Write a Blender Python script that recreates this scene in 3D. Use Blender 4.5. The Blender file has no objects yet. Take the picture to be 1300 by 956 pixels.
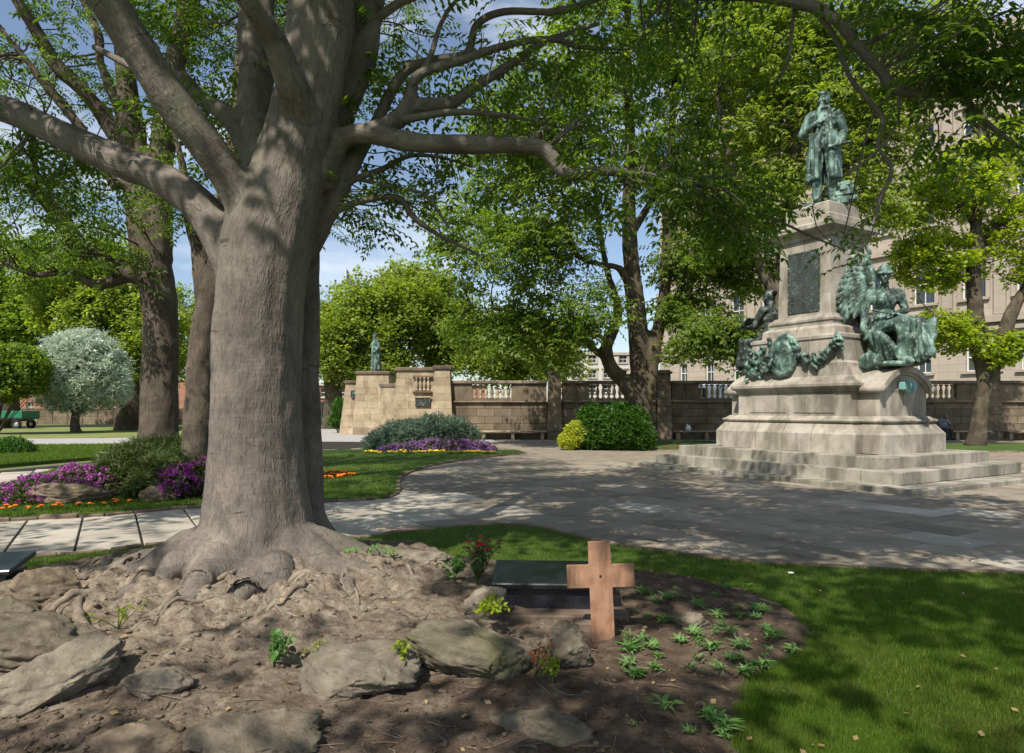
import bpy, bmesh, math, random
import numpy as np
from mathutils import Vector, Matrix
random.seed(7)
rng = np.random.default_rng(7)
scene = bpy.context.scene
COL = scene.collection

# ------------------------------------------------------------------ camera
F = 850.0; CX = 650.0; HZ = 520.0; EYE = 1.6
cam_d = bpy.data.cameras.new('camera')
cam = bpy.data.objects.new('camera', cam_d); COL.objects.link(cam)
cam.location = (0, 0, EYE); cam.rotation_euler = (math.radians(90), 0, 0)
cam_d.sensor_width = 36; cam_d.lens = F / 1300 * 36
cam_d.shift_y = (HZ - 478) / 1300
cam_d.clip_start = .05; cam_d.clip_end = 4000
scene.camera = cam
# ------------------------------------------------------------------ light
SUN_AZ = Vector((-.45, -.89)).normalized(); SUN_EL = math.radians(50)
sdir = Vector((SUN_AZ.x * math.cos(SUN_EL), SUN_AZ.y * math.cos(SUN_EL), math.sin(SUN_EL)))
w = bpy.data.worlds.new('World'); scene.world = w; w.use_nodes = True
nt = w.node_tree; nt.nodes.clear()
sky = nt.nodes.new('ShaderNodeTexSky'); sky.sky_type = 'NISHITA'; sky.sun_disc = False
sky.sun_elevation = SUN_EL; sky.sun_rotation = math.atan2(SUN_AZ.x, SUN_AZ.y)
sky.air_density = 1.0; sky.dust_density = 1.0; sky.ozone_density = 1.5
tc = nt.nodes.new('ShaderNodeTexCoord')
mp = nt.nodes.new('ShaderNodeMapping'); mp.inputs['Scale'].default_value = (1.6, 1.6, 5)
nz = nt.nodes.new('ShaderNodeTexNoise'); nz.inputs['Scale'].default_value = 2.2; nz.inputs['Detail'].default_value = 8
nz.inputs['Roughness'].default_value = .62
rp = nt.nodes.new('ShaderNodeValToRGB'); rp.color_ramp.elements[0].position = .48; rp.color_ramp.elements[1].position = .74; rp.color_ramp.elements[0].color = (.05, .05, .05, 1)
mx = nt.nodes.new('ShaderNodeMix'); mx.data_type = 'RGBA'
mul = nt.nodes.new('ShaderNodeMath'); mul.operation = 'MULTIPLY'; mul.inputs[1].default_value = .75
bg = nt.nodes.new('ShaderNodeBackground'); bg.inputs['Strength'].default_value = .11
wo = nt.nodes.new('ShaderNodeOutputWorld')
L = nt.links.new
L(tc.outputs['Generated'], mp.inputs['Vector']); L(mp.outputs[0], nz.inputs['Vector'])
L(nz.outputs['Fac'], rp.inputs['Fac']); L(rp.outputs['Color'], mul.inputs[0])
L(mul.outputs[0], mx.inputs['Factor']); L(sky.outputs[0], mx.inputs['A'])
mx.inputs['B'].default_value = (7.2, 7.6, 8.2, 1)
L(mx.outputs['Result'], bg.inputs['Color']); L(bg.outputs[0], wo.inputs['Surface'])
sl = bpy.data.lights.new('sun', 'SUN'); sl.energy = 5.0; sl.angle = math.radians(.53); sl.color = (1, .94, .84)
so = bpy.data.objects.new('sun', sl); COL.objects.link(so)
so.rotation_euler = sdir.to_track_quat('Z', 'Y').to_euler(); so.location = (-10, -20, 30)
scene.view_settings.view_transform = 'Standard'; scene.view_settings.look = 'None'
scene.view_settings.exposure = .43; scene.view_settings.gamma = 1
try: scene.cycles.use_denoising = True
except Exception: pass
scene.cycles.max_bounces = 6; scene.cycles.transparent_max_bounces = 4

# ------------------------------------------------------------------ helpers
def P(px, py, Y): return np.array([(px - CX) / F * Y, Y, EYE - (py - HZ) / F * Y])
def G(px, py, z=0.0):
    Y = (EYE - z) * F / (py - HZ); return np.array([(px - CX) / F * Y, Y, z])
def hsh(ix, iy, iz, seed):
    h = (ix * 374761393 + iy * 668265263 + iz * 2147483647 + seed * 974634777) & 0xffffffff
    h = ((h ^ (h >> 13)) * 1274126177) & 0xffffffff
    h = ((h ^ (h >> 16)) * 2246822519) & 0xffffffff
    return ((h ^ (h >> 15)) & 0xffff) / 65535.0
def vnoise(p, seed=0):
    p = np.asarray(p, float); i = np.floor(p).astype(np.int64); f = p - i; f = f * f * (3 - 2 * f)
    o = 0
    for dx in (0, 1):
        for dy in (0, 1):
            for dz in (0, 1):
                wt = (f[:, 0] if dx else 1 - f[:, 0]) * (f[:, 1] if dy else 1 - f[:, 1]) * (f[:, 2] if dz else 1 - f[:, 2])
                o = o + wt * hsh(i[:, 0] + dx, i[:, 1] + dy, i[:, 2] + dz, seed)
    return o * 2 - 1
def fbm(p, seed=0, oct=4, gain=.5):
    p = np.asarray(p, float); o = np.zeros(len(p)); a = 1
    for k in range(oct): o += a * vnoise(p * 2 ** k + 17.3 * k, seed + k); a *= gain
    return o
def mesh_np(name, V, Fs, smooth=False, attrs=None):
    V = np.asarray(V, np.float32); me = bpy.data.meshes.new(name)
    Fs = [np.asarray(f, np.int32) for f in Fs if len(f)]
    loops = np.concatenate([f.ravel() for f in Fs]); tot = np.concatenate([np.full(len(f), f.shape[1], np.int32) for f in Fs])
    st = np.concatenate([[0], np.cumsum(tot)[:-1]]).astype(np.int32)
    me.vertices.add(len(V)); me.vertices.foreach_set('co', V.ravel())
    me.loops.add(len(loops)); me.loops.foreach_set('vertex_index', loops)
    me.polygons.add(len(tot)); me.polygons.foreach_set('loop_start', st); me.polygons.foreach_set('loop_total', tot)
    me.polygons.foreach_set('use_smooth', np.full(len(tot), bool(smooth)))
    for k, a in (attrs or {}).items():
        at = me.attributes.new(k, 'FLOAT_VECTOR', 'POINT'); at.data.foreach_set('vector', np.asarray(a, np.float32).ravel())
    me.update(calc_edges=True); me.validate()
    return me
def tag(o, label=None, cat=None, group=None, kind=None):
    if label: o['label'] = label
    if cat: o['category'] = cat
    if group: o['group'] = group
    if kind: o['kind'] = kind
    return o
def obj(name, me, mat=None, parent=None, loc=None, rot=None, scale=None):
    o = bpy.data.objects.new(name, me); COL.objects.link(o)
    if mat is not None and me is not None and len(me.materials) == 0: me.materials.append(mat)
    if parent is not None: o.parent = parent
    if loc is not None: o.location = [float(c) for c in loc]
    if rot is not None: o.rotation_euler = rot
    if scale is not None: o.scale = scale if hasattr(scale, '__len__') else (scale,) * 3
    return o
def empty(name, label, cat, loc=(0, 0, 0), rz=0.0, group=None):
    o = bpy.data.objects.new(name, None); COL.objects.link(o); o.location = [float(c) for c in loc]; o.rotation_euler = (0, 0, rz)
    o.empty_display_size = .2
    return tag(o, label, cat, group)
def struct(name, me, mat): return tag(obj(name, me, mat), kind='structure')
class MB:
    """collects shapes into one mesh"""
    def __init__(s): s.V = []; s.F = {}; s.n = 0
    def add(s, V, *Fs):
        V = np.asarray(V, float)
        for f in Fs:
            f = np.asarray(f, int)
            if len(f): s.F.setdefault(f.shape[1], []).append(f + s.n)
        s.V.append(V); s.n += len(V); return s
    def box(s, c, size, rot=None, bev=0.0):
        a, b, d = np.asarray(size) / 2.0
        if bev <= 0:
            V = np.array([[x, y, z] for z in (-d, d) for y in (-b, b) for x in (-a, a)])
            Fq = [[0, 2, 3, 1], [4, 5, 7, 6], [0, 1, 5, 4], [2, 6, 7, 3], [0, 4, 6, 2], [1, 3, 7, 5]]; Ft = []
        else:
            V = []; e = bev
            for sx in (-1, 1):
                for sy in (-1, 1):
                    for sz in (-1, 1):
                        V += [[sx * a, sy * (b - e), sz * (d - e)], [sx * (a - e), sy * b, sz * (d - e)], [sx * (a - e), sy * (b - e), sz * d]]
            I = lambda sx, sy, sz, k: ((sx > 0) * 4 + (sy > 0) * 2 + (sz > 0)) * 3 + k
            Fq = []; Ft = []
            for q in (-1, 1):
                f = [I(q, -1, -1, 0), I(q, 1, -1, 0), I(q, 1, 1, 0), I(q, -1, 1, 0)]; Fq.append(f if q > 0 else f[::-1])
                f = [I(-1, q, -1, 1), I(-1, q, 1, 1), I(1, q, 1, 1), I(1, q, -1, 1)]; Fq.append(f if q > 0 else f[::-1])
                f = [I(-1, -1, q, 2), I(1, -1, q, 2), I(1, 1, q, 2), I(-1, 1, q, 2)]; Fq.append(f if q > 0 else f[::-1])
                for r in (-1, 1):
                    f = [I(q, r, -1, 0), I(q, r, 1, 0), I(q, r, 1, 1), I(q, r, -1, 1)]; Fq.append(f if q * r < 0 else f[::-1])
                    f = [I(q, -1, r, 0), I(q, -1, r, 2), I(q, 1, r, 2), I(q, 1, r, 0)]; Fq.append(f if q * r < 0 else f[::-1])
                    f = [I(-1, q, r, 1), I(-1, q, r, 2), I(1, q, r, 2), I(1, q, r, 1)]; Fq.append(f if q * r > 0 else f[::-1])
                    for t in (-1, 1):
                        f = [I(q, r, t, 0), I(q, r, t, 1), I(q, r, t, 2)]; Ft.append(f if q * r * t > 0 else f[::-1])
            V = np.array(V)
        if rot is not None: V = V @ np.asarray(Matrix(rot).to_3x3() if not isinstance(rot, np.ndarray) else rot).T
        V = V + np.asarray(c)
        if len(Ft): s.add(V, Fq, Ft)
        else: s.add(V, Fq)
        return s
    def tube(s, path, r, k=8, cap=True):
        V, Fq, _ = tube(path, r, k); n = len(path)
        s.add(V, Fq)
        if cap and k == 4: s.add(V, [[3, 2, 1, 0], [(n - 1) * 4 + j for j in range(4)]])
        elif cap:
            m = s.n
            s.add(np.array([path[0], path[-1]]), [])
            b = m - len(V)
            s.F.setdefault(3, []).append(np.array([[m, b + (j + 1) % k, b + j] for j in range(k)] + [[m + 1, b + (n - 1) * k + j, b + (n - 1) * k + (j + 1) % k] for j in range(k)]))
        return s
    def lathe(s, prof, c=(0, 0, 0), k=12, ell=1.0):
        prof = np.asarray(prof, float); a = np.arange(k) * 2 * math.pi / k
        V = np.array([[r * math.cos(t), r * math.sin(t) * ell, z] for r, z in prof for t in a]) + np.asarray(c)
        n = len(prof); Fq = [[i * k + j, i * k + (j + 1) % k, (i + 1) * k + (j + 1) % k, (i + 1) * k + j] for i in range(n - 1) for j in range(k)]
        s.add(V, Fq); return s
    def poly(s, pts, z0, z1):
        n = len(pts); V = [[p[0], p[1], z0] for p in pts] + [[p[0], p[1], z1] for p in pts]
        s.add(V, [[i, (i + 1) % n, n + (i + 1) % n, n + i] for i in range(n)])
        s.F.setdefault(n, []).append(np.array([list(range(n, 2 * n)), list(range(n - 1, -1, -1))]) + s.n - 2 * n)
        return s
    def ell(s, c, r, rot=None, k=10, m=7):
        V = [[math.sin(math.pi * i / m) * math.cos(2 * math.pi * j / k), math.sin(math.pi * i / m) * math.sin(2 * math.pi * j / k), math.cos(math.pi * i / m)] for i in range(1, m) for j in range(k)] + [[0, 0, 1], [0, 0, -1]]
        V = np.array(V) * np.asarray(r)
        if rot is not None: V = V @ np.asarray(Matrix(rot).to_3x3() if not isinstance(rot, np.ndarray) else rot).T
        Fq = [[i * k + j, (i + 1) * k + j, (i + 1) * k + (j + 1) % k, i * k + (j + 1) % k] for i in range(m - 2) for j in range(k)]
        t = (m - 1) * k; Ft = [[t, j, (j + 1) % k] for j in range(k)] + [[t + 1, (m - 2) * k + (j + 1) % k, (m - 2) * k + j] for j in range(k)]
        s.add(V + np.asarray(c), Fq, Ft); return s
    def cap(s, a, b, r0, r1, k=10):
        a = np.asarray(a, float); b = np.asarray(b, float); d = b - a; Ln = np.linalg.norm(d) + 1e-9; d /= Ln
        ang = np.linspace(-math.pi / 2, 0, 4); pts = []; rr = []
        for t in ang[:-1]: pts.append(a + d * r0 * math.sin(t)); rr.append(max(r0 * math.cos(t), 1e-3))
        for t in np.linspace(0, 1, 4): pts.append(a + d * Ln * t); rr.append(r0 + (r1 - r0) * t)
        for t in -ang[:-1][::-1]: pts.append(b + d * r1 * math.sin(t)); rr.append(max(r1 * math.cos(t), 1e-3))
        return s.tube(pts, rr, k)
    def mesh(s, name, smooth=False): return mesh_np(name, np.concatenate(s.V), [np.concatenate(f) for f in s.F.values()], smooth)
    def build(s, name, mat, parent=None, smooth=False, **k): return obj(name, s.mesh(name, smooth), mat, parent, **k)
def tube(path, r, k=6):
    p = np.asarray(path, float); r = np.asarray(r, float); n = len(p)
    t = np.gradient(p, axis=0); t /= np.linalg.norm(t, axis=1)[:, None] + 1e-9
    a = np.array([1., 0, 0]) if abs(t[0][0]) < .8 else np.array([0, 1., 0])
    e1 = np.cross(t[0], a); e1 /= np.linalg.norm(e1); E1 = [e1]
    for i in range(1, n):
        e = E1[-1] - t[i] * np.dot(E1[-1], t[i]); E1.append(e / (np.linalg.norm(e) + 1e-9))
    E1 = np.array(E1); E2 = np.cross(t, E1); ang = np.arange(k) * 2 * math.pi / k
    c, s = np.cos(ang), np.sin(ang)
    off = (E1[:, None] * c[None, :, None] + E2[:, None] * s[None, :, None]) * r[:, None, None]
    V = (p[:, None] + off).reshape(-1, 3)
    sl = np.concatenate([[0], np.cumsum(np.linalg.norm(np.diff(p, axis=0), axis=1))])
    B = np.stack([np.broadcast_to(c * 1, (n, k)) * r[:, None], np.broadcast_to(s, (n, k)) * r[:, None], np.broadcast_to(sl[:, None], (n, k))], -1).reshape(-1, 3)
    i = np.arange(n - 1)[:, None] * k; j = np.arange(k)[None]; j2 = (j + 1) % k
    Fq = np.stack([i + j, i + j2, i + k + j2, i + k + j], -1).reshape(-1, 4)
    return V, Fq, B
def cr(pts, n=6):
    """Catmull-Rom through rows of any width"""
    p = np.asarray(pts, float)
    if len(p) < 3: return np.array([p[0] + (p[-1] - p[0]) * t for t in np.linspace(0, 1, n + 1)])
    q = np.vstack([2 * p[0] - p[1], p, 2 * p[-1] - p[-2]]); o = []
    for i in range(1, len(q) - 2):
        for t in np.arange(n) / n:
            a, b, c, d = q[i - 1:i + 3]
            o.append(.5 * (2 * b + (c - a) * t + (2 * a - 5 * b + 4 * c - d) * t * t + (3 * b - a - 3 * c + d) * t ** 3))
    o.append(p[-1]); return np.array(o)
def remesh(mb_or_mesh, voxel, smooth=2, name='blob'):
    me = mb_or_mesh.mesh('tmp') if isinstance(mb_or_mesh, MB) else mb_or_mesh
    o = bpy.data.objects.new('tmp', me); COL.objects.link(o)
    m = o.modifiers.new('r', 'REMESH'); m.mode = 'VOXEL'; m.voxel_size = voxel; m.use_smooth_shade = True
    if smooth:
        s = o.modifiers.new('s', 'SMOOTH'); s.factor = .5; s.iterations = smooth
    dg = bpy.context.evaluated_depsgraph_get(); dg.update()
    out = bpy.data.meshes.new_from_object(o.evaluated_get(dg)); out.name = name; out.materials.clear()
    bpy.data.objects.remove(o); bpy.data.meshes.remove(me)
    out.polygons.foreach_set('use_smooth', np.ones(len(out.polygons), bool))
    return out
def vco(me):
    a = np.zeros(len(me.vertices) * 3, np.float32); me.vertices.foreach_get('co', a); return a.reshape(-1, 3).astype(float)
def vno(me):
    a = np.zeros(len(me.vertices) * 3, np.float32); me.vertices.foreach_get('normal', a); return a.reshape(-1, 3).astype(float)
def setco(me, V): me.vertices.foreach_set('co', V.astype(np.float32).ravel()); me.update()
def inpoly(x, y, poly):
    x = np.asarray(x, float); y = np.asarray(y, float); c = np.zeros(x.shape, bool); n = len(poly)
    for i in range(n):
        x1, y1 = poly[i][0], poly[i][1]; x2, y2 = poly[(i + 1) % n][0], poly[(i + 1) % n][1]
        if y1 == y2: continue
        c ^= ((y1 > y) != (y2 > y)) & (x < (x2 - x1) * (y - y1) / (y2 - y1) + x1)
    return c
def polydist(x, y, poly):
    d = np.full(np.shape(x), 1e9); n = len(poly)
    for i in range(n):
        a = np.array(poly[i][:2]); b = np.array(poly[(i + 1) % n][:2]); ab = b - a
        t = np.clip(((x - a[0]) * ab[0] + (y - a[1]) * ab[1]) / (ab @ ab + 1e-12), 0, 1)
        d = np.minimum(d, np.hypot(x - a[0] - t * ab[0], y - a[1] - t * ab[1]))
    return d

# ------------------------------------------------------------------ materials
def nodes(name):
    m = bpy.data.materials.new(name); m.use_nodes = True; t = m.node_tree; t.nodes.clear()
    out = t.nodes.new('ShaderNodeOutputMaterial'); b = t.nodes.new('ShaderNodeBsdfPrincipled'); t.links.new(b.outputs[0], out.inputs[0])
    return m, t, b, out
def N(t, typ, **kw):
    n = t.nodes.new('ShaderNode' + typ)
    for k, v in kw.items():
        if k in n.inputs.keys(): n.inputs[k].default_value = v
        else: setattr(n, k, v)
    return n
def ramp(t, fac, cols, lo=.3, hi=.7):
    r = N(t, 'ValToRGB'); e = r.color_ramp.elements
    while len(e) < len(cols): e.new(.5)
    for i, c in enumerate(cols):
        e[i].position = lo + (hi - lo) * i / max(1, len(cols) - 1); e[i].color = (*c, 1)
    t.links.new(fac, r.inputs['Fac']); return r.outputs['Color']
def mixc(t, a, b, fac, mode='MIX'):
    m = N(t, 'Mix', data_type='RGBA', blend_type=mode)
    for s, v in (('A', a), ('B', b)):
        if isinstance(v, tuple): m.inputs[s].default_value = (*v, 1)
        else: t.links.new(v, m.inputs[s])
    if isinstance(fac, float): m.inputs['Factor'].default_value = fac
    else: t.links.new(fac, m.inputs['Factor'])
    return m.outputs['Result']
def coord(t, stretch=(1, 1, 1), attr=None):
    if attr: c = N(t, 'Attribute', attribute_name=attr).outputs['Vector']
    else: c = N(t, 'NewGeometry').outputs['Position']
    mp = N(t, 'Mapping'); mp.inputs['Scale'].default_value = stretch; t.links.new(c, mp.inputs['Vector']); return mp.outputs[0]
def noise(t, vec, scale, detail=5, rough=.6, dist=0.0):
    n = N(t, 'TexNoise', Scale=float(scale), Detail=float(detail), Roughness=rough, Distortion=dist); t.links.new(vec, n.inputs['Vector']); return n.outputs['Fac']
def bump(t, b, h, strength, dist=.02):
    bn = N(t, 'Bump', Strength=strength, Distance=dist); t.links.new(h, bn.inputs['Height'])
    if b.inputs['Normal'].is_linked: t.links.new(b.inputs['Normal'].links[0].from_socket, bn.inputs['Normal'])
    t.links.new(bn.outputs[0], b.inputs['Normal'])
def stone(name, cols, scale=3, stain=None, sfac=.5, rnd=.25, rough=.85, bmp=.35, bsc=40, stretch=(1, 1, 1), moss=None, bd=.01, stlo=.5, sthi=.72):
    m, t, b, o = nodes(name); v = coord(t)
    c = ramp(t, noise(t, v, scale, 8, .65), cols)
    if stain:
        v2 = coord(t, stretch); f = ramp(t, noise(t, v2, 1.7, 6, .65, .4), [(0, 0, 0), (sfac,) * 3], stlo, sthi)
        c = mixc(t, c, stain, f)
    if moss:
        f = ramp(t, noise(t, v, 2.6, 9, .7), [(0, 0, 0), (.8,) * 3], .58, .7); c = mixc(t, c, moss, f)
    if rnd:
        oi = N(t, 'ObjectInfo'); mr = N(t, 'MapRange'); mr.inputs['To Min'].default_value = 1 - rnd; mr.inputs['To Max'].default_value = 1 + rnd * .6
        t.links.new(oi.outputs['Random'], mr.inputs['Value']); c = mixc(t, c, mr.outputs[0], 1.0, 'MULTIPLY')
    t.links.new(c, b.inputs['Base Color']); b.inputs['Roughness'].default_value = rough
    b.inputs['Specular IOR Level'].default_value = .25
    bump(t, b, noise(t, v, bsc, 8, .7), bmp, bd)
    bump(t, b, noise(t, v, bsc * .15, 4, .6), bmp * .35, bd * 2.5)
    return m
def plain(name, col, rough=.6, metal=0.0, var=.15, sc=6, spec=.4):
    m, t, b, o = nodes(name); v = coord(t); lo = tuple(x * (1 - var) for x in col); hi = tuple(min(1, x * (1 + var)) for x in col)
    t.links.new(ramp(t, noise(t, v, sc), [lo, hi]), b.inputs['Base Color']); b.inputs['Roughness'].default_value = rough; b.inputs['Metallic'].default_value = metal
    b.inputs['Specular IOR Level'].default_value = spec
    return m
def leafmat(name, dark, mid, light, trans=.45, sc=1.2, rough=.45, tcol=None, dry=None):
    m, t, b, o = nodes(name); g = N(t, 'NewGeometry'); v = coord(t)
    c = ramp(t, g.outputs['Random Per Island'], [dark, mid, light], .05, .95)
    f = ramp(t, noise(t, v, sc, 3), [(0, 0, 0), (.7,) * 3], .4, .65)
    c = mixc(t, c, tuple(min(1, x * 1.25) for x in mid), f)
    if dry: c = mixc(t, c, dry, ramp(t, noise(t, v, 1.7, 6, .65), [(0, 0, 0), (.75,) * 3], .5, .7))
    t.links.new(c, b.inputs['Base Color']); b.inputs['Roughness'].default_value = rough; b.inputs['Specular IOR Level'].default_value = .35
    tr = N(t, 'BsdfTranslucent'); tm = mixc(t, c, tcol or (1.0, 1.1, .32), 1.0, 'MULTIPLY')
    t.links.new(mixc(t, tm, (2.2, 2.2, 2.2), 1.0, 'MULTIPLY'), tr.inputs['Color'])
    ms = N(t, 'MixShader'); ms.inputs[0].default_value = trans
    t.links.new(b.outputs[0], ms.inputs[1]); t.links.new(tr.outputs[0], ms.inputs[2]); t.links.new(ms.outputs[0], o.inputs[0])
    return m
def barkmat(name, lo, mid, hi, fine=1.0, attr='bk'):
    m, t, b, o = nodes(name); v = coord(t, (1, 1, 1), attr); vs = coord(t, (1, 1, .35), attr); vp = coord(t)
    vh = coord(t, (1, 1, 6), attr)
    c = ramp(t, noise(t, vp, 2.2, 6, .6), [lo, mid, hi], .32, .68)
    rn = N(t, 'TexNoise', noise_type='RIDGED_MULTIFRACTAL', Scale=52 * fine, Detail=5.0, Roughness=.6, Distortion=.7); rn.normalize = True; t.links.new(coord(t, (1, 1, .22), attr), rn.inputs['Vector'])
    fis = rn.outputs['Fac']
    c = mixc(t, c, tuple(x * .5 for x in lo), ramp(t, noise(t, vs, 30 * fine, 8, .75, .5), [(.55,) * 3, (0, 0, 0)], .36, .55))
    c = mixc(t, c, tuple(min(1, x * 1.5) for x in hi), ramp(t, fis, [(0, 0, 0), (.6,) * 3], .4, .8))
    c = mixc(t, c, tuple(x * .3 for x in lo), ramp(t, noise(t, coord(t, (1, 1, 7), attr), 2.6, 3, .5, .4), [(.7,) * 3, (0, 0, 0)], .27, .33))
    c = mixc(t, c, (.10, .11, .06), ramp(t, noise(t, vp, 1.1, 6), [(0, 0, 0), (.5,) * 3], .55, .7))
    t.links.new(c, b.inputs['Base Color']); b.inputs['Roughness'].default_value = .9; b.inputs['Specular IOR Level'].default_value = .2
    bump(t, b, fis, .55, .018)
    bump(t, b, noise(t, vh, 3.2, 3, .5, .5), .22, .025)
    bump(t, b, noise(t, vs, 9 * fine, 4, .6), .3, .05)
    return m
M = {}
M['bark'] = barkmat('bark_grey', (.10, .085, .071), (.165, .141, .118), (.225, .194, .162))
M['bark_dark'] = barkmat('bark_dark', (.06, .048, .037), (.10, .08, .06), (.15, .12, .09), .6)
M['bark_far'] = barkmat('bark_far', (.05, .04, .028), (.085, .068, .047), (.13, .105, .07), .3)
M['leaf_near'] = leafmat('leaf_near', (.034, .066, .012), (.072, .118, .02), (.155, .2, .038), .52)
M['leaf_mid'] = leafmat('leaf_mid', (.052, .088, .017), (.105, .158, .029), (.225, .255, .058), .5)
M['leaf_spring'] = leafmat('leaf_spring', (.13, .17, .015), (.22, .27, .025), (.34, .37, .05), .5)
M['leaf_bright'] = leafmat('leaf_bright', (.085, .12, .024), (.16, .205, .04), (.29, .31, .075), .47)
M['leaf_silver'] = leafmat('leaf_silver', (.20, .25, .20), (.34, .39, .33), (.48, .53, .46), .25, tcol=(1, 1.05, .8))
M['leaf_bluegreen'] = leafmat('leaf_bluegreen', (.05, .085, .06), (.09, .13, .095), (.17, .21, .16), .25, tcol=(1, 1.1, .7))
M['leaf_hedge'] = leafmat('leaf_hedge', (.02, .055, .01), (.04, .10, .015), (.085, .17, .025), .35)
M['leaf_yellow'] = leafmat('leaf_yellow', (.18, .20, .02), (.30, .32, .03), (.42, .42, .05), .35)
M['leaf_juniper'] = leafmat('leaf_juniper', (.03, .05, .015), (.055, .085, .025), (.12, .13, .04), .25)
M['grass'] = leafmat('grass_blade', (.04, .08, .01), (.075, .125, .015), (.155, .195, .03), .4, 1.0, dry=(.12, .14, .035))
M['seedling'] = leafmat('seedling', (.05, .12, .03), (.09, .19, .045), (.18, .28, .11), .3)
# ------------------------------------------------------------------ ground layout (plan polygons in metres)
TH = math.radians(31); U = np.array([math.cos(TH), math.sin(TH)]); W = np.array([-math.sin(TH), math.cos(TH)])
def gp(l): return [tuple(G(x, y)[:2]) for x, y in l]
def smooth_poly(pts, n=5): return [tuple(p) for p in cr(np.array(pts), n)]
TREE = P(330, 735, 5.7); TREE[2] = .22
# near lawn + bed (camera stands in it): back edge is the kerb line
near_edge = gp([(-250, 752), (0, 716), (120, 704), (250, 690), (430, 687), (500, 680), (560, 672.5), (610, 669), (655, 668.5), (700, 675), (760, 690), (830, 702), (920, 714), (1020, 721), (1150, 727), (1300, 732), (1560, 738)])
near_edge = smooth_poly(near_edge, 4)
near_poly = near_edge + [(9, 3.5), (9, -6), (-9, -6), (-9, 4)]
bed_poly = smooth_poly(gp([(60, 728), (180, 706), (330, 700), (450, 700), (540, 698), (600, 720), (700, 724), (790, 728), (860, 734), (930, 748), (985, 768), (1025, 792), (1040, 815), (1020, 842), (975, 862), (955, 890), (950, 956)]), 4)
bed_poly = [(a + random.gauss(0, .02), b + random.gauss(0, .02)) for a, b in smooth_poly(bed_poly, 4)]
bed_poly = bed_poly + [(1.05, 2.2), (0, 1.2), (-3.5, 1.5), (-5.5, 4.0)]
# island lawn between the path and the plaza
isl_front = smooth_poly(gp([(-300, 690), (0, 662), (130, 655), (245, 645), (400, 638), (470, 635), (497, 631), (506, 622), (506, 612), (518, 601), (560, 589), (620, 580.5), (668, 576)]), 4)
isl_back = smooth_poly(gp([(655, 572.5), (560, 572), (470, 572), (410, 573), (330, 577), (230, 582), (130, 587), (60, 600), (0, 618), (-200, 640)]), 3)
isl_poly = isl_front + isl_back
strip_poly = smooth_poly(gp([(-200, 606), (0, 592), (95, 584), (200, 577), (300, 572), (330, 568), (200, 564.5), (100, 565.5), (30, 566), (-200, 568)]), 2)
bush_poly = smooth_poly(gp([(715, 566), (790, 571), (870, 572), (925, 569), (935, 563.5), (880, 560.5), (760, 560.5), (722, 562)]), 4)
right_poly = smooth_poly(gp([(1185, 572), (1300, 575), (1500, 578), (1500, 563), (1300, 563), (1190, 563.5)]), 3)
def mound(x, y):
    d = np.hypot((x - TREE[0]) / 1.25, (y - TREE[1] + .25))
    return .24 * np.exp(-(d / 1.25) ** 2) + .06 * np.exp(-(d / 2.4) ** 2)
def soil_h(x, y):
    e = polydist(x, y, bed_poly); e = np.clip(e / .25, 0, 1)
    p = np.stack([x, y, x * 0], -1)
    rg_ = 1 - np.abs(fbm(p * 3.4, 21, 3)) * 1.7; dt = np.hypot(x - TREE[0], y - TREE[1]); rt = np.exp(-(dt / 1.7) ** 2)
    return rt * e * (.10 * rg_ + .05 * (1 - np.abs(fbm(p * 8, 23, 3)) * 1.6)) + .045 * e + mound(x, y) * np.clip(e * 1.5, 0, 1) + .03 * fbm(p * 1.8, 3, 3) * e + .014 * fbm(p * 9, 5, 3) * e + .007 * fbm(p * 34, 8, 2)
def zsoil(x, y): return float(soil_h(np.array([x]), np.array([y]))[0])
# materials
def soilmat():
    m, t, b, o = nodes('soil'); v = coord(t); g = N(t, 'NewGeometry')
    c = ramp(t, noise(t, v, 7, 8, .7), [(.06, .041, .028), (.115, .08, .056), (.18, .132, .096)])
    dv = N(t, 'VectorMath', operation='DISTANCE'); t.links.new(g.outputs['Position'], dv.inputs[0]); dv.inputs[1].default_value = (float(TREE[0]) - .1, float(TREE[1]) - .4, .2)
    mr = N(t, 'MapRange'); mr.inputs['From Min'].default_value = .6; mr.inputs['From Max'].default_value = 3.2; mr.inputs['To Min'].default_value = .85; mr.inputs['To Max'].default_value = 0.; t.links.new(dv.outputs['Value'], mr.inputs['Value'])
    nn = N(t, 'Math', operation='MULTIPLY_ADD'); t.links.new(noise(t, v, 4, 8, .7), nn.inputs[0]); nn.inputs[1].default_value = 1.6; nn.inputs[2].default_value = -.8
    ad = N(t, 'Math', operation='ADD', use_clamp=True); t.links.new(mr.outputs[0], ad.inputs[0]); t.links.new(nn.outputs[0], ad.inputs[1])
    c = mixc(t, c, ramp(t, noise(t, v, 16, 8, .75), [(.16, .122, .088), (.32, .258, .195), (.46, .385, .30)], .36, .64), ad.outputs[0])
    t.links.new(c, b.inputs['Base Color']); b.inputs['Roughness'].default_value = .95; b.inputs['Specular IOR Level'].default_value = .15
    bump(t, b, noise(t, v, 60, 8, .75), .9, .02); bump(t, b, noise(t, v, 14, 6, .7), .7, .05); return m
M['soil'] = soilmat()
M['soil0'] = stone('soil', [(.045, .03, .02), (.085, .058, .04), (.14, .10, .07)], 7, (.20, .15, .105), .55, 0, .95, .9, 60, bd=.02)
M['turf'] = stone('turf', [(.03, .06, .01), (.05, .09, .014), (.075, .115, .02)], 1.3, (.085, .10, .03), .4, 0, .95, .6, 90)
M['earth'] = stone('earth', [(.10, .12, .05), (.14, .15, .07)], .3, None, 0, 0, .95, .5, 8)
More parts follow.
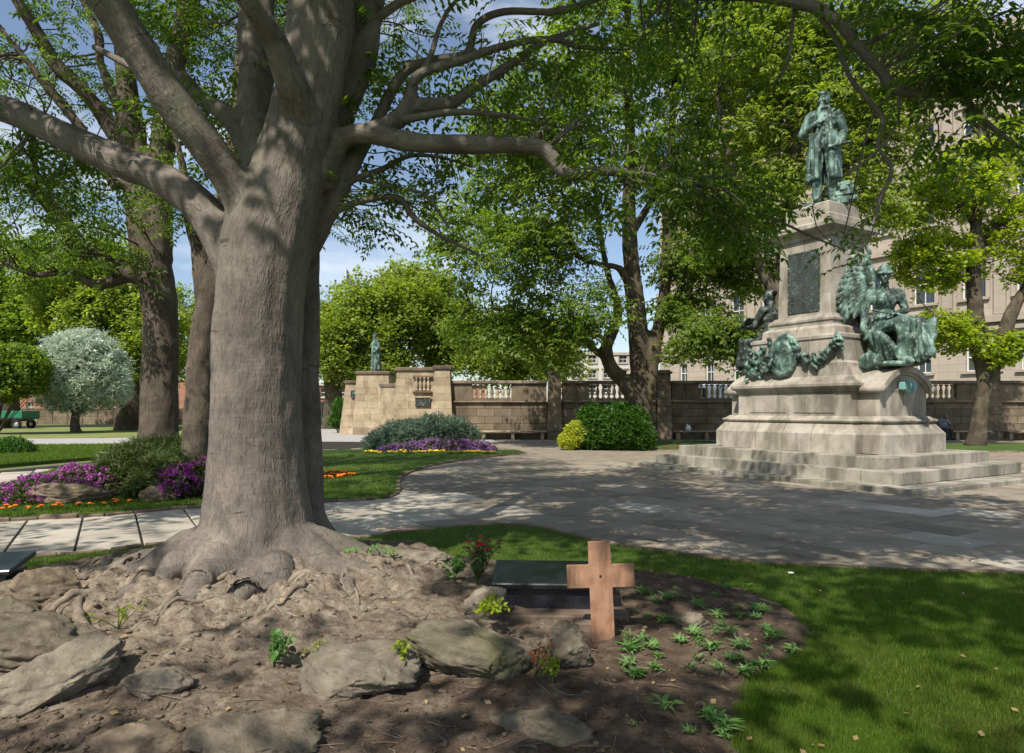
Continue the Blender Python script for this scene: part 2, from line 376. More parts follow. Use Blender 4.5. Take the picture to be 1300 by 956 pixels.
M['joint'] = stone('joint', [(.015, .014, .011), (.03, .027, .02)], 5, (.05, .07, .025), .5, 0, .95, .5, 60)
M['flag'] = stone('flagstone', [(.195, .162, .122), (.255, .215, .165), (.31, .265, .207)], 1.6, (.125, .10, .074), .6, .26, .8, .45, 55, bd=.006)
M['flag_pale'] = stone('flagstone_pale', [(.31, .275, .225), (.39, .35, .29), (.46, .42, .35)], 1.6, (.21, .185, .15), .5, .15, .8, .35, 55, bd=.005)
M['kerb'] = stone('kerb_stone', [(.11, .075, .055), (.18, .125, .095), (.25, .19, .15)], 6, (.07, .07, .04), .5, .3, .9, .6, 45)
M['asphalt'] = stone('pale_path', [(.30, .285, .27), (.36, .345, .33)], 1, (.24, .23, .22), .4, 0, .9, .3, 80)
def sheet(poly, z):
    mb = MB(); n = len(poly); V = np.array([[p[0], p[1], z] for p in poly]); me = bpy.data.meshes.new('s')
    bm = bmesh.new(); f = bm.faces.new([bm.verts.new(v) for v in V]); bmesh.ops.triangulate(bm, faces=[f]); bmesh.ops.recalc_face_normals(bm, faces=bm.faces[:])
    if bm.faces[:][0].normal.z < 0: bmesh.ops.reverse_faces(bm, faces=bm.faces[:])
    bm.to_mesh(me); bm.free(); return me
def slab(poly, z0, z1):
    """raised turf with a vertical edge"""
    me = bpy.data.meshes.new('s'); bm = bmesh.new()
    f = bm.faces.new([bm.verts.new((p[0], p[1], z1)) for p in poly])
    r = bmesh.ops.extrude_face_region(bm, geom=[f]); top = [g for g in r['geom'] if isinstance(g, bmesh.types.BMVert)]
    for v in top: v.co.z = z0
    bmesh.ops.triangulate(bm, faces=[f for f in bm.faces if len(f.verts) > 4]); bmesh.ops.recalc_face_normals(bm, faces=bm.faces[:])
    bm.to_mesh(me); bm.free(); return me
mb = MB(); mb.add([[-900, -200, -.06], [900, -200, -.06], [900, 1500, -.06], [-900, 1500, -.06]], [[0, 1, 2, 3]])
struct('ground', mb.mesh('ground'), M['earth'])
pl = gp([(-700, 760), (0, 585), (330, 562), (1400, 553)])
plaza_poly = [(-14, 2), (-14, 16), (-10, 33), (-3, 36), (30, 36), (30, 2)]
plaza = struct('plaza', sheet(plaza_poly, -.02), M['joint'])
# pale tarmac walk behind the island and beyond
struct('path', sheet(gp([(-400, 640), (0, 592), (130, 578), (330, 560), (640, 562), (600, 552), (440, 541), (405, 537), (330, 545), (130, 556), (-300, 557), (-700, 600)]), -.006), M['asphalt'])
# lawns
LAWNS = []
def lawn(name, poly, z=.05): LAWNS.append((poly, z)); return struct(name, slab(poly, -.05, z), M['turf'])
lawn('island_lawn', isl_poly); lawn('strip_lawn', strip_poly); lawn('bush_bed_lawn', bush_poly); lawn('right_lawn', right_poly)
far_lawn = gp([(-900, 563), (0, 557), (125, 556), (300, 552), (405, 543), (425, 541), (440, 541), (436, 532), (405, 529), (200, 529), (-900, 529)])
M['turf_sunlit'] = stone('turf_sunlit', [(.11, .15, .035), (.16, .19, .05), (.22, .22, .09)], .5, (.20, .19, .10), .5, 0, .95, .5, 30)  # lighter copy of the turf: sunlit brightness put into the colour
struct('far_lawn', slab(far_lawn, -.05, .03), M['turf_sunlit'])
# near lawn is a fine grid over the whole near polygon minus the bed (the soil sits proud)
struct('near_lawn', slab(near_poly, -.05, .03), M['turf'])
# soil bed with relief
xs = np.arange(-6.5, 3.2, .028); ys = np.arange(1.3, 8.4, .028); gx, gy = np.meshgrid(xs, ys)
hx = gx.ravel(); hy = gy.ravel(); ins = inpoly(hx, hy, bed_poly)
hz = soil_h(hx, hy) + .03
nx = len(xs); idx = np.arange(len(hx)).reshape(gx.shape)
q = np.stack([idx[:-1, :-1], idx[:-1, 1:], idx[1:, 1:], idx[1:, :-1]], -1).reshape(-1, 4)
q = q[ins[q].all(1)]
used = np.unique(q); rm = np.zeros(len(hx), int); rm[used] = np.arange(len(used))
dd = polydist(hx[used], hy[used], bed_poly)
zz = hz[used] - np.where(dd < .04, .03, 0)
struct('soil_bed', mesh_np('soil_bed', np.stack([hx[used], hy[used], zz], -1), [rm[q]], True), M['soil'])
def soilz(x, y): return zsoil(x, y) + .03
# ---- flagstones: courses along W, joints staggered
def flag_mesh(l, wd):
    mb = MB(); mb.box((0, 0, -.02), (wd - .026, l - .026, .04), bev=.008); return mb.mesh('flagstone')
LENS = [.75, .95, 1.15]; CW = .68
fm = [flag_mesh(l, CW) for l in LENS]; fmp = [flag_mesh(l, CW) for l in LENS]
for a in fm: a.materials.append(M['flag'])
for a in fmp: a.materials.append(M['flag_pale'])
stones = []
R2 = random.Random(5)
for iu in range(-26, 60):
    u = iu * CW; v = -14 + R2.random() * 1.0
    while v < 45:
        k = R2.choice([0, 1, 1, 2]); l = LENS[k]; c = U * u + W * (v + l / 2); v += l
        stones.append((c[0], c[1], k))
S = np.array(stones)
keep = inpoly(S[:, 0], S[:, 1], [(-13.5, 3), (-13.5, 15.8), (-9.5, 22), (-3, 35.6), (29, 35.6), (29, 3)])
pxx = CX + F * S[:, 0] / S[:, 1]
keep &= (pxx > -60) & (pxx < 1360)
for poly, inset in ((near_poly, .55), (isl_poly, .6), (bush_poly, .6), (right_poly, .6), (strip_poly, .5)):
    keep &= ~(inpoly(S[:, 0], S[:, 1], poly) & (polydist(S[:, 0], S[:, 1], poly) > inset))
mx_, my_ = 8.1, 17.5
lu = (S[:, 0] - mx_) * U[0] + (S[:, 1] - my_) * U[1]; lv = (S[:, 0] - mx_) * W[0] + (S[:, 1] - my_) * W[1]
keep &= ~((np.abs(lu) < 2.7) & (np.abs(lv) < 3.3))
pth = gp([(-400, 640), (0, 594), (130, 580), (330, 562), (640, 563), (600, 552), (440, 541), (330, 545), (-300, 557)])
keep &= ~inpoly(S[:, 0], S[:, 1], pth)
S = S[keep]; S = S[np.argsort(S[:, 1])]
rest = MB()
for i, (x, y, k) in enumerate(S):
    k = int(k); px_ = CX + F * x / y; py_ = HZ + F * EYE / y
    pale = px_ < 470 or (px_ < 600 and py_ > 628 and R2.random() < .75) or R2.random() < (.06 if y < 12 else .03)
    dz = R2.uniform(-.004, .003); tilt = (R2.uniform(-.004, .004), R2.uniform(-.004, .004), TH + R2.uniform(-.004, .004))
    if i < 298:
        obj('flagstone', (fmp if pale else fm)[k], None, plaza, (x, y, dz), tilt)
    else:
        c_, s_ = math.cos(TH), math.sin(TH)
        rest.box((x, y, -.02 + dz), (CW - .022, LENS[k] - .022, .04), np.array([[c_, -s_, 0], [s_, c_, 0], [0, 0, 1]]))
tag(rest.build('far_flagstones', M['flag'], plaza), kind='stuff')
# ---- kerb stones along lawn edges
def kerb(name, line, ln=.42, h=.07, wd=.1, closed=False):
    root = struct(name, None, None)
    p = np.array(line)[:, :2]; d = np.concatenate([[0], np.cumsum(np.linalg.norm(np.diff(p, axis=0), axis=1))])
    s = 0
    while s < d[-1] - .1:
        l = ln * random.uniform(.7, 1.25); a = np.array([np.interp(s, d, p[:, k]) for k in (0, 1)]); b = np.array([np.interp(min(s + l, d[-1]), d, p[:, k]) for k in (0, 1)])
        s += l; c = (a + b) / 2; pxk = CX + F * c[0] / max(c[1], .5)
        if c[1] < .5 or pxk < -120 or pxk > 1400: continue
        ang = math.atan2(b[1] - a[1], b[0] - a[0]); mb = MB()
        mb.box((0, 0, 0), (np.linalg.norm(b - a) - .012, wd * random.uniform(.85, 1.15), h), bev=.012)
        me = mb.mesh('kerb_stone'); V = vco(me); V += fbm(V * 9 + random.random() * 50, 3, 2)[:, None] * .008; setco(me, V)
        obj('kerb_stone', me, M['kerb'], root, (c[0], c[1], h / 2 - .02 + random.uniform(-.01, .008)), (random.uniform(-.04, .04), random.uniform(-.02, .02), ang))
kerb('near_kerb', near_edge[4:]); kerb('island_kerb', isl_front)
kerb('bush_bed_kerb', bush_poly[:14], .6); kerb('right_kerb', right_poly[:7], .6)

# ------------------------------------------------------------------ grass blades
def blades(name, n, sampler, h, wdt, mat, zf, lean=.5, seg2=False):
    x, y = sampler(n); n = len(x); z = zf(x, y); a = rng.uniform(0, 2 * math.pi, n); b = rng.uniform(0, 2 * math.pi, n)
    hh = h * rng.uniform(.5, 1.3, n); ww = wdt * rng.uniform(.7, 1.3, n); ln = lean * rng.uniform(0, 1, n) * hh
    base = np.stack([x, y, z], -1); d = np.stack([np.cos(a), np.sin(a), a * 0], -1) * ww[:, None]
    tip = base + np.stack([np.cos(b) * ln, np.sin(b) * ln, hh], -1)
    V = np.stack([base - d, base + d, tip], 1).reshape(-1, 3); Fc = np.arange(3 * n).reshape(-1, 3)
    return tag(obj(name, mesh_np(name, V, [Fc]), mat), kind='stuff')
def poly_sampler(poly, excl=(), ymax=1e9, inset=.0, nearbias=True, ymin=.5, margin=80):
    P_ = np.array(poly)[:, :2]; lo = P_.min(0); hi = P_.max(0)
    def f(n):
        # sample evenly in the picture plane's depth so that near ground gets more blades
        X = []; Yo = []; got = 0; it = 0
        y0 = max(lo[1], ymin); y1 = min(hi[1], ymax)
        while got < n and it < 60:
            it += 1; m = n
            if nearbias:
                t = rng.uniform(0, 1, m); y = 1 / ((1 / y0) * (1 - t) + (1 / y1) * t)
            else: y = rng.uniform(y0, y1, m)
            xl = np.maximum(lo[0], (-CX - margin) / F * y); xh = np.minimum(hi[0], (1300 - CX + margin) / F * y)
            x = xl + (xh - xl) * rng.uniform(0, 1, m)
            k = inpoly(x, y, poly) & (polydist(x, y, poly) > inset) & (xh > xl)
            for e in excl: k &= ~(inpoly(x, y, e) & (polydist(x, y, e) > .02 + .09 * rng.random(len(x)) ** 2))
            X.append(x[k]); Yo.append(y[k]); got += k.sum()
        return np.concatenate(X)[:n], np.concatenate(Yo)[:n]
    return f
cst = lambda z: (lambda x, y: np.full(len(x), z))
tag(blades('near_grass', 190000, poly_sampler(near_poly, (bed_poly,), ymin=2.6, inset=.03), .036, .0026, M['grass'], cst(.03)), 'short mown lawn grass around the planting bed', 'grass')
tag(blades('island_grass', 60000, poly_sampler(isl_poly, ymin=9, inset=.03), .05, .006, M['grass'], cst(.05)), 'short mown grass on the curved island lawn', 'grass')
tag(blades('far_grass', 40000, poly_sampler(strip_poly, ymin=15), .07, .012, M['grass'], cst(.05)), 'mown grass on the lawn strip beside the far path', 'grass')
# ------------------------------------------------------------------ trees
def compound(n=6, ll=.2, lw=.07, droop=.28, seed=1):
    """pinnate leaf, unit length along +X; every leaflet a kite of its own"""
    r = random.Random(seed); V = []; Fq = []
    def leaf(b, d, side, l, w_):
        d = np.array(d) / np.linalg.norm(d); s = np.cross(d, [0, 0, 1]); s /= np.linalg.norm(s) + 1e-9
        k = len(V); b = np.array(b); up = np.array([0, 0, .25 * w_])
        V.extend([b, b + d * l * .42 + s * w_ + up, b + d * l + np.array([0, 0, -.18 * l]), b + d * l * .42 - s * w_ + up]); Fq.append([k, k + 1, k + 2, k + 3])
    ax = lambda t: np.array([t, 0, .12 * t - droop * t * t])
    k = len(V); V.extend([ax(0) + [0, .006, 0], ax(0) - [0, .006, 0], ax(1)]); rach = [[k, k + 1, k + 2]]
    for i in range(n):
        t = .18 + .8 * i / (n - 1) if n > 1 else .6
        for sd in (-1, 1): leaf(ax(t), (.55 + .2 * r.random(), sd * (1 + .2 * r.random()), -.25 - .25 * r.random()), sd, ll * (1 - .25 * abs(t - .5)) * r.uniform(.85, 1.1), lw * r.uniform(.85, 1.15))
    leaf(ax(1), (1, 0, -.4), 1, ll, lw)
    return np.array(V), np.array(Fq), np.array(rach)
def spray(n=6, l=.5, wd=.22, seed=2, spread=1.0):
    r = random.Random(seed); V = []; Fq = []
    for i in range(n):
        b = np.array([r.uniform(-.5, .5), r.uniform(-.5, .5), r.uniform(-.35, .35)]) * spread
        d = np.array([r.gauss(0, 1), r.gauss(0, 1), r.gauss(-.15, .5)]); d /= np.linalg.norm(d); s = np.cross(d, [r.gauss(0, .3), r.gauss(0, .3), 1]); s /= np.linalg.norm(s) + 1e-9
        k = len(V); V.extend([b, b + d * l * .45 + s * wd, b + d * l, b + d * l * .45 - s * wd]); Fq.append([k, k + 1, k + 2, k + 3])
    return np.array(V), np.array(Fq), np.zeros((0, 3), int)
def rotmats(yaw, pitch, roll):
    cy, sy, cp, sp, c, s = np.cos(yaw), np.sin(yaw), np.cos(pitch), np.sin(pitch), np.cos(roll), np.sin(roll)
    z = np.zeros_like(cy); o = z + 1
    Rz = np.stack([cy, -sy, z, sy, cy, z, z, z, o], -1).reshape(-1, 3, 3); Ry = np.stack([cp, z, -sp, z, o, z, sp, z, cp], -1).reshape(-1, 3, 3)
    Rx = np.stack([o, z, z, z, c, -s, z, s, c], -1).reshape(-1, 3, 3); return Rz @ Ry @ Rx
def foliage(name, pos, yaw, scale, tmpl, mat, parent, pitch=(-.5, .35), roll=.5):
    n = len(pos); R = rotmats(yaw, rng.uniform(*pitch, n), rng.normal(0, roll, n)); Vs = []; Qs = []; Ts = []; off = 0
    which = rng.integers(0, len(tmpl), n)
    for k, (tv, tq, tt) in enumerate(tmpl):
        m = np.where(which == k)[0]
        if not len(m): continue
        v = np.einsum('nij,vj->nvi', R[m], tv) * scale[m][:, None, None] + pos[m][:, None]
        o_ = off + np.arange(len(m))[:, None, None] * len(tv)
        Vs.append(v.reshape(-1, 3)); Qs.append((tq[None] + o_).reshape(-1, 4))
        if len(tt): Ts.append((tt[None] + o_).reshape(-1, 3))
        off += len(m) * len(tv)
    return tag(obj(name, mesh_np(name, np.concatenate(Vs), [np.concatenate(Qs)] + ([np.concatenate(Ts)] if Ts else [])), mat, parent), kind='stuff')
def limb_world(l, n=6): return cr(np.array([list(P(a, b, d)) + [wd / 2 * d / F] for a, b, d, wd in l]), n)
def ellsamp(c, r, n, shell=.5):
    d = rng.normal(size=(n, 3)); d /= np.linalg.norm(d, axis=1)[:, None]; return np.asarray(c) + d * np.asarray(r) * (rng.uniform(shell ** 3, 1, n) ** (1 / 3))[:, None]
def grow(limbs, targets, tip=.006, rfac=.5, sag=.1, seed=0, maxr=.06, wob=.07, start=0.0):
    """branches from the limb nodes to every target; returns list of (path, radii)"""
    nodes_ = [l[int(len(l) * start):] for l in limbs]; NP = np.concatenate([l[:, :3] for l in nodes_]); NR = np.concatenate([l[:, 3] for l in nodes_])
    r = np.random.default_rng(seed); d0 = np.array([np.min(np.linalg.norm(NP - t, axis=1)) for t in targets]); out = []
    for ti in np.argsort(d0):
        t = targets[ti]; d = t - NP; ds = np.linalg.norm(d, axis=1); cost = ds + .35 * np.maximum(0, NP[:, 2] - t[2] + .1) + .02 / np.maximum(NR, .004)
        j = int(np.argmin(cost)); a = NP[j]; ln = ds[j]
        if ln < .05: continue
        k = max(4, min(9, int(ln / .18) + 2)); s = np.linspace(0, 1, k); wv = r.normal(0, wob * ln, 3); wv2 = r.normal(0, wob * ln * .6, 3)
        pth = a + (t - a) * s[:, None] + np.sin(s * math.pi)[:, None] * (wv + np.array([0, 0, sag * ln])) + np.sin(2 * s * math.pi)[:, None] * wv2
        r0 = min(NR[j] * .75, max(tip * 1.4, rfac * .03 * ln), maxr); rr = r0 + (tip - r0) * s ** .8
        out.append((pth, rr)); NP = np.vstack([NP, pth[1:]]); NR = np.concatenate([NR, rr[1:]])
    return out
def tubes_mesh(name, paths, k=5):
    Vs = []; Fs = []; Bs = []; o = 0
    for p, r in paths:
        v, f, b = tube(p, r, k); Vs.append(v); Fs.append(f + o); Bs.append(b); o += len(v)
    return mesh_np(name, np.concatenate(Vs), [np.concatenate(Fs)], True, {'bk': np.concatenate(Bs)})
def leaf_points(branches, per, spread, tail=.45, seed=0):
    r = np.random.default_rng(seed); Pn = []; Yw = []
    for p, rr in branches:
        k = len(p); m = r.poisson(per)
        for _ in range(m):
            s = 1 - tail * r.random() ** 1.5; f = s * (k - 1); i = min(int(f), k - 2); q = p[i] + (p[i + 1] - p[i]) * (f - i)
            Pn.append(q + r.normal(0, spread, 3)); d = p[-1] - p[0]; Yw.append(math.atan2(d[1], d[0]) + r.normal(0, 1.1))
    return np.array(Pn), np.array(Yw)
CL = [compound(6, .2, .045, .28, 1), compound(5, .22, .05, .35, 2), compound(7, .19, .042, .45, 3)]
CLM = [compound(4, .27, .075, .3, 4), compound(3, .32, .085, .4, 5)]
SP = [spray(6, .55, .2, s) for s in (1, 2, 3, 4)]
def in_view(p, m=.0):
    x = CX + F * p[:, 0] / np.maximum(p[:, 1], .1); y = HZ - F * (p[:, 2] - EYE) / np.maximum(p[:, 1], .1)
    return (p[:, 1] > .3) & (x > -m) & (x < 1300 + m) & (y > -m) & (y < 956 + m)
def skin_tree(name, limbs, voxel, mat, parent, smooth=3, relief=.012, flare=None, seed=0, axes=None):
    mb = MB()
    for l in limbs: mb.tube(l[:, :3], l[:, 3], 14)
    me = remesh(mb, voxel, smooth, name); V = vco(me); Nn = vno(me)
    # nearest limb sample gives axial bark coordinates
    best = np.full(len(V), 1e9); bk = np.zeros((len(V), 3)); off = 0
    for l in (axes or limbs):
        p = l[:, :3]; t = np.gradient(p, axis=0); t /= np.linalg.norm(t, axis=1)[:, None]; e1 = np.cross(t, [.31, .95, .05]); e1 /= np.linalg.norm(e1, axis=1)[:, None]; e2 = np.cross(t, e1)
        sl = np.concatenate([[0], np.cumsum(np.linalg.norm(np.diff(p, axis=0), axis=1))])
        D = np.linalg.norm(V[:, None] - p[None], axis=2) / (l[None, :, 3] + .02) if len(V) * len(p) < 4e7 else None
        j = np.argmin(D, 1); dm = D[np.arange(len(V)), j]; m = dm < best; best[m] = dm[m]; d = V - p[j]
        bk[m] = np.stack([(d * e1[j]).sum(1), (d * e2[j]).sum(1), sl[j] + (d * t[j]).sum(1) + off], -1)[m]; off += 0
    if flare is not None: V = flare(V); relief = relief * (1 + 3.0 * np.clip((.5 - V[:, 2]) / .4, 0, 1))
    V = V + Nn * (fbm(V * 3.1, seed, 3) * relief + fbm(np.stack([bk[:, 0] * 11, bk[:, 1] * 11, bk[:, 2] * 3], -1), seed + 9, 3) * relief * .45)[:, None]
    setco(me, V); at = me.attributes.new('bk', 'FLOAT_VECTOR', 'POINT'); at.data.foreach_set('vector', bk.astype(np.float32).ravel())
    return obj(name, me, mat, parent)

def GS0(px, py): return G(px, py, .05)
# ---------- T1: the big foreground tree
T1 = empty('broadleaf_tree', 'huge grey-barked tree with spreading roots and low sweeping limbs beside the planting bed', 'tree', (TREE[0], TREE[1], 0))
def sub(o): return o
D = 5.7
trunk = limb_world([(330, 760, D, 180), (328, 715, D, 156), (326, 660, D, 136), (325, 580, D, 117), (326, 480, D, 109), (330, 380, D, 110), (341, 300, D, 112), (366, 218, D, 90), (388, 130, D, 82), (404, 50, D, 82), (415, -60, D, 82), (425, -180, D, 78), (430, -330, D + .2, 70), (440, -520, D + .4, 46), (450, -700, D + .6, 24)])
def major_root(a, ln, r0, seed):
    r = random.Random(seed); n = 9; x = TREE[0] + math.cos(a) * .22; y = TREE[1] + math.sin(a) * .22; o = []
    for i in range(n):
        s = i / (n - 1); rad = r0 * (1 - s) ** .7 + .02; o.append((x, y, soilz(x, y) - rad * .3 - .10 * s * s + (1 - s) ** 4 * .16, rad)); a += r.gauss(0, .16); x += math.cos(a) * ln / n; y += math.sin(a) * ln / n
    return cr(np.array(o), 3)
majors = [major_root(math.radians(a), l, r, i + 40) for i, (a, l, r) in enumerate(((172, 1.5, .16), (190, 1.7, .17), (207, 1.2, .15), (222, 1.5, .17), (240, 1.1, .14), (255, 1.3, .17), (272, 1.0, .15), (288, 1.2, .16), (305, 1.3, .17), (322, 1.4, .15), (340, 1.5, .17), (358, 1.6, .15), (20, 1.2, .13)))]
limbs1 = [trunk,
  limb_world([(328, 330, D, 60), (308, 255, D - .15, 50), (270, 197, D - .3, 46), (225, 135, D - .45, 47), (180, 70, D - .6, 47), (138, 5, D - .75, 45), (90, -70, D - .9, 44), (30, -160, D - 1.2, 34), (-60, -260, D - 1.6, 20)]),
  limb_world([(318, 390, D, 60), (290, 325, D - .05, 52), (262, 272, D, 46), (215, 232, D + .1, 42), (160, 208, D + .2, 40), (105, 184, D + .3, 38), (50, 158, D + .4, 36), (0, 138, D + .5, 33), (-80, 120, D + .6, 26), (-200, 60, D + .9, 16)]),
  limb_world([(348, 290, D + .1, 60), (336, 220, D + .3, 50), (327, 140, D + .5, 44), (325, 60, D + .6, 45), (325, -20, D + .7, 42), (315, -160, D + .9, 34), (300, -330, D + 1.2, 20)]),
  limb_world([(385, 150, D - .1, 54), (366, 100, D - .42, 38), (348, 52, D - .6, 31), (322, 10, D - .8, 28), (285, -35, D - 1, 24), (220, -110, D - 1.4, 14)]),
  limb_world([(338, 235, D + .3, 42), (308, 168, D + .45, 31), (285, 145, D + .5, 24), (252, 122, D + .6, 20), (232, 100, D + .7, 16), (190, 95, D + .9, 11), (120, 60, D + 1.2, 8)]),
  limb_world([(395, 240, D + .2, 56), (424, 150, D + .35, 50), (450, 80, D + .4, 52), (464, 0, D + .45, 48), (475, -100, D + .5, 42), (500, -250, D + .8, 28), (540, -420, D + 1, 14)]),
  limb_world([(400, 215, D + .1, 60), (432, 178, D + .1, 30), (470, 170, D, 25), (520, 180, D - .05, 25), (575, 184, D - .1, 24), (640, 184, D - .15, 22), (688, 188, D - .2, 20), (705, 207, D - .2, 18), (722, 222, D - .2, 16), (765, 217, D - .2, 14), (815, 222, D - .15, 11), (860, 230, D - .1, 9), (930, 222, D, 6)]),
  limb_world([(470, 168, D, 22), (500, 155, D + .1, 21), (530, 135, D + .2, 18), (570, 132, D + .3, 16), (603, 110, D + .4, 13), (645, 84, D + .5, 11), (690, 54, D + .6, 8), (760, 30, D + .8, 5)]),
  limb_world([(505, 153, D + .1, 17), (520, 125, D + .15, 15), (532, 95, D + .2, 13), (590, 75, D + .25, 11), (648, 56, D + .3, 9), (700, 50, D + .3, 8), (740, 60, D + .3, 6), (800, 62, D + .3, 4)]),
  limb_world([(384, 325, D + .4, 34), (412, 275, D + .35, 30), (436, 228, D + .3, 26), (455, 192, D + .35, 22), (478, 155, D + .4, 16), (510, 95, D + .45, 14), (545, 78, D + .45, 12), (592, 68, D + .4, 11), (605, 32, D + .4, 10), (640, 15, D + .4, 9), (710, 14, D + .4, 8), (770, -5, D + .5, 6)]),
  limb_world([(394, 700, D + .75, 58), (389, 640, D + .8, 48), (386, 540, D + .8, 42), (385, 440, D + .75, 42), (384, 360, D + .6, 42), (388, 290, D + .5, 40), (406, 215, D + .4, 40), (428, 145, D + .36, 40), (450, 80, D + .4, 40)]),
]
thin1 = [
  limb_world([(500, 155, D + .1, 12), (535, 148, D + .1, 10), (570, 143, D + .1, 9), (610, 143, D + .1, 8), (660, 150, D + .1, 5), (700, 158, D + .2, 3)]),
  limb_world([(425, 268, D + .3, 10), (460, 255, D + .3, 9), (505, 251, D + .3, 8), (527, 278, D + .3, 7), (560, 300, D + .4, 5), (605, 322, D + .5, 3)]),
  limb_world([(415, 250, D + .3, 11), (450, 228, D + .3, 9), (485, 215, D + .4, 8), (520, 198, D + .5, 6), (560, 200, D + .6, 4), (600, 212, D + .6, 3)]),
  limb_world([(445, 225, D + .3, 6), (500, 238, D + .2, 5), (540, 248, D + .2, 4), (570, 290, D + .2, 3)]),
  limb_world([(530, 98, D + .2, 8), (545, 75, D + .3, 8), (560, 30, D + .5, 6), (580, 0, D + .6, 5), (640, -60, D + .8, 3)]),
  limb_world([(455, 40, D + .42, 14), (490, 15, D + .4, 12), (520, -2, D + .5, 10), (580, -20, D + .7, 6)]),
  # the limb that sweeps over from the crown and drops in at the upper right
  limb_world([(470, -90, D, 34), (600, -110, D - .2, 28), (760, -60, D - .3, 22), (870, -12, D - .4, 17), (960, -6, D - .5, 15), (1030, 8, D - .55, 15), (1060, 24, D - .6, 14), (1088, 58, D - .6, 13), (1118, 90, D - .6, 13), (1142, 116, D - .6, 12), (1200, 120, D - .6, 10), (1228, 130, D - .6, 9), (1255, 158, D - .6, 7), (1305, 192, D - .6, 5), (1360, 200, D - .6, 3)]),
  limb_world([(1030, 8, D - .55, 8), (1062, 50, D - .5, 6), (1080, 100, D - .5, 6), (1120, 150, D - .5, 6), (1115, 185, D - .5, 5), (1132, 215, D - .5, 5), (1118, 250, D - .5, 4), (1108, 285, D - .5, 3)]),
  limb_world([(1010, 2, D - .55, 6), (1005, 40, D - .4, 5), (1000, 80, D - .4, 4), (980, 110, D - .3, 3)]),
  limb_world([(1142, 116, D - .6, 6), (1170, 80, D - .8, 5), (1220, 40, D - 1, 4), (1290, 10, D - 1.1, 3)]),
  limb_world([(1090, 60, D - .6, 6), (1150, 30, D - .5, 5), (1220, -10, D - .5, 4)]),
  limb_world([(860, 230, D - .1, 7), (900, 252, D - .1, 6), (960, 268, D - .1, 4), (1030, 300, D - .2, 3), (1075, 318, D - .2, 2)]),
]
def flare1(V):
    c = trunk[0]; z = V[:, 2]; k = np.clip((.75 - z) / .6, 0, 1) ** 2
    a = np.arctan2(V[:, 1] - TREE[1], V[:, 0] - TREE[0]); lob = .28 * np.maximum(0, np.cos(a * 5 + .6)) + .22 * np.maximum(0, np.cos(a * 3 - 1.1))
    s = 1 + k * lob; o = V.copy(); m = (z < .8) & (np.hypot(V[:, 0] - TREE[0], V[:, 1] - TREE[1]) < .9)
    o[m, 0] = TREE[0] + (V[m, 0] - TREE[0]) * s[m]; o[m, 1] = TREE[1] + (V[m, 1] - TREE[1]) * s[m]; return o
class _Rel: pass
def child_fix(o, root):
    """geometry was made in world space: keep it there under the thing's empty"""
    o.parent = root; o.matrix_parent_inverse = Matrix.Translation(-Vector(root.location)); return o
tr = skin_tree('trunk', limbs1 + majors, .026, M['bark'], None, 3, .012, flare1, 1, limbs1); child_fix(tr, T1)
# crown: targets along the limbs in view (sparse) and a deep crown overhead (outside the frame, casting the dapple)
def lobe_targets(lobes, shell=.45):
    return np.concatenate([ellsamp(c, r, n, shell) for c, r, n in lobes])
vis = lobe_targets([
  (P(560, 110, 6.2), (1.1, .7, .8), 24), (P(500, 60, 6.3), (.6, .6, .5), 9), (P(470, 225, 6.2), (.5, .4, .5), 12), (P(530, 240, 6.1), (.5, .4, .35), 8),
  (P(660, 150, 6.0), (.9, .8, .8), 16), (P(760, 150, 5.9), (.8, .9, .8), 18), (P(830, 200, 5.6), (.6, .8, .6), 20), (P(915, 265, 5.6), (.5, .6, .35), 16),
  (P(700, 40, 6.2), (.9, .8, .5), 12), (P(840, 60, 6.0), (.9, .8, .6), 12),
  (P(960, 30, 5.2), (.5, .6, .25), 9), (P(1160, 40, 5.1), (.6, .6, .3), 18), (P(1240, 90, 5.0), (.5, .6, .35), 24), (P(1270, 30, 4.8), (.5, .6, .4), 26), (P(1215, 190, 5.1), (.4, .4, .2), 7), (P(1280, 215, 5.1), (.3, .4, .2), 5),
  (P(1075, 322, 5.5), (.16, .2, .05), 4), (P(960, 290, 5.6), (.35, .4, .16), 10),
  (P(80, 90, 5.9), (.8, .8, .5), 8), (P(30, 200, 6.3), (.6, .6, .5), 12), (P(280, 60, 6.4), (.4, .5, .5), 10), (P(60, 260, 6.6), (.8, .5, .4), 16), (P(270, 160, 6.4), (.4, .4, .5), 8)], .2)
high = lobe_targets([((-1.5, 4.5, 9.6), (6.0, 4.0, 2.4), 92), ((3.0, 4.5, 8.2), (3.4, 2.6, 1.5), 46), ((-.5, -1.8, 8.2), (5.0, 3.4, 2.0), 50), ((-7, 4, 8.6), (3.5, 4, 2.2), 24), ((-2, 8.5, 10.2), (4.5, 2.5, 1.8), 34)], .3)
iv = in_view(high, 30); high = high[~iv]
br1 = grow(limbs1 + thin1, vis, .004, .35, .04, 3, .03, .08)
br1b = grow([l for l in limbs1] + thin1[-6:-5], high, .008, .8, .1, 4, .09, .05)
tm = tubes_mesh('branches', [(l[:, :3], l[:, 3]) for l in thin1] + [(l[l[:, 3] < .075][:, :3], l[l[:, 3] < .075][:, 3] * .97) for l in limbs1 if (l[:, 3] < .075).sum() > 2] + br1 + br1b, 8)
child_fix(tag(obj('branches', tm, M['bark']), kind='stuff'), T1)
lp, ly = leaf_points(br1, 4.2, .07, .6, 1)
ppx = CX + F * lp[:, 0] / lp[:, 1]; ppy = HZ - F * (lp[:, 2] - EYE) / lp[:, 1]
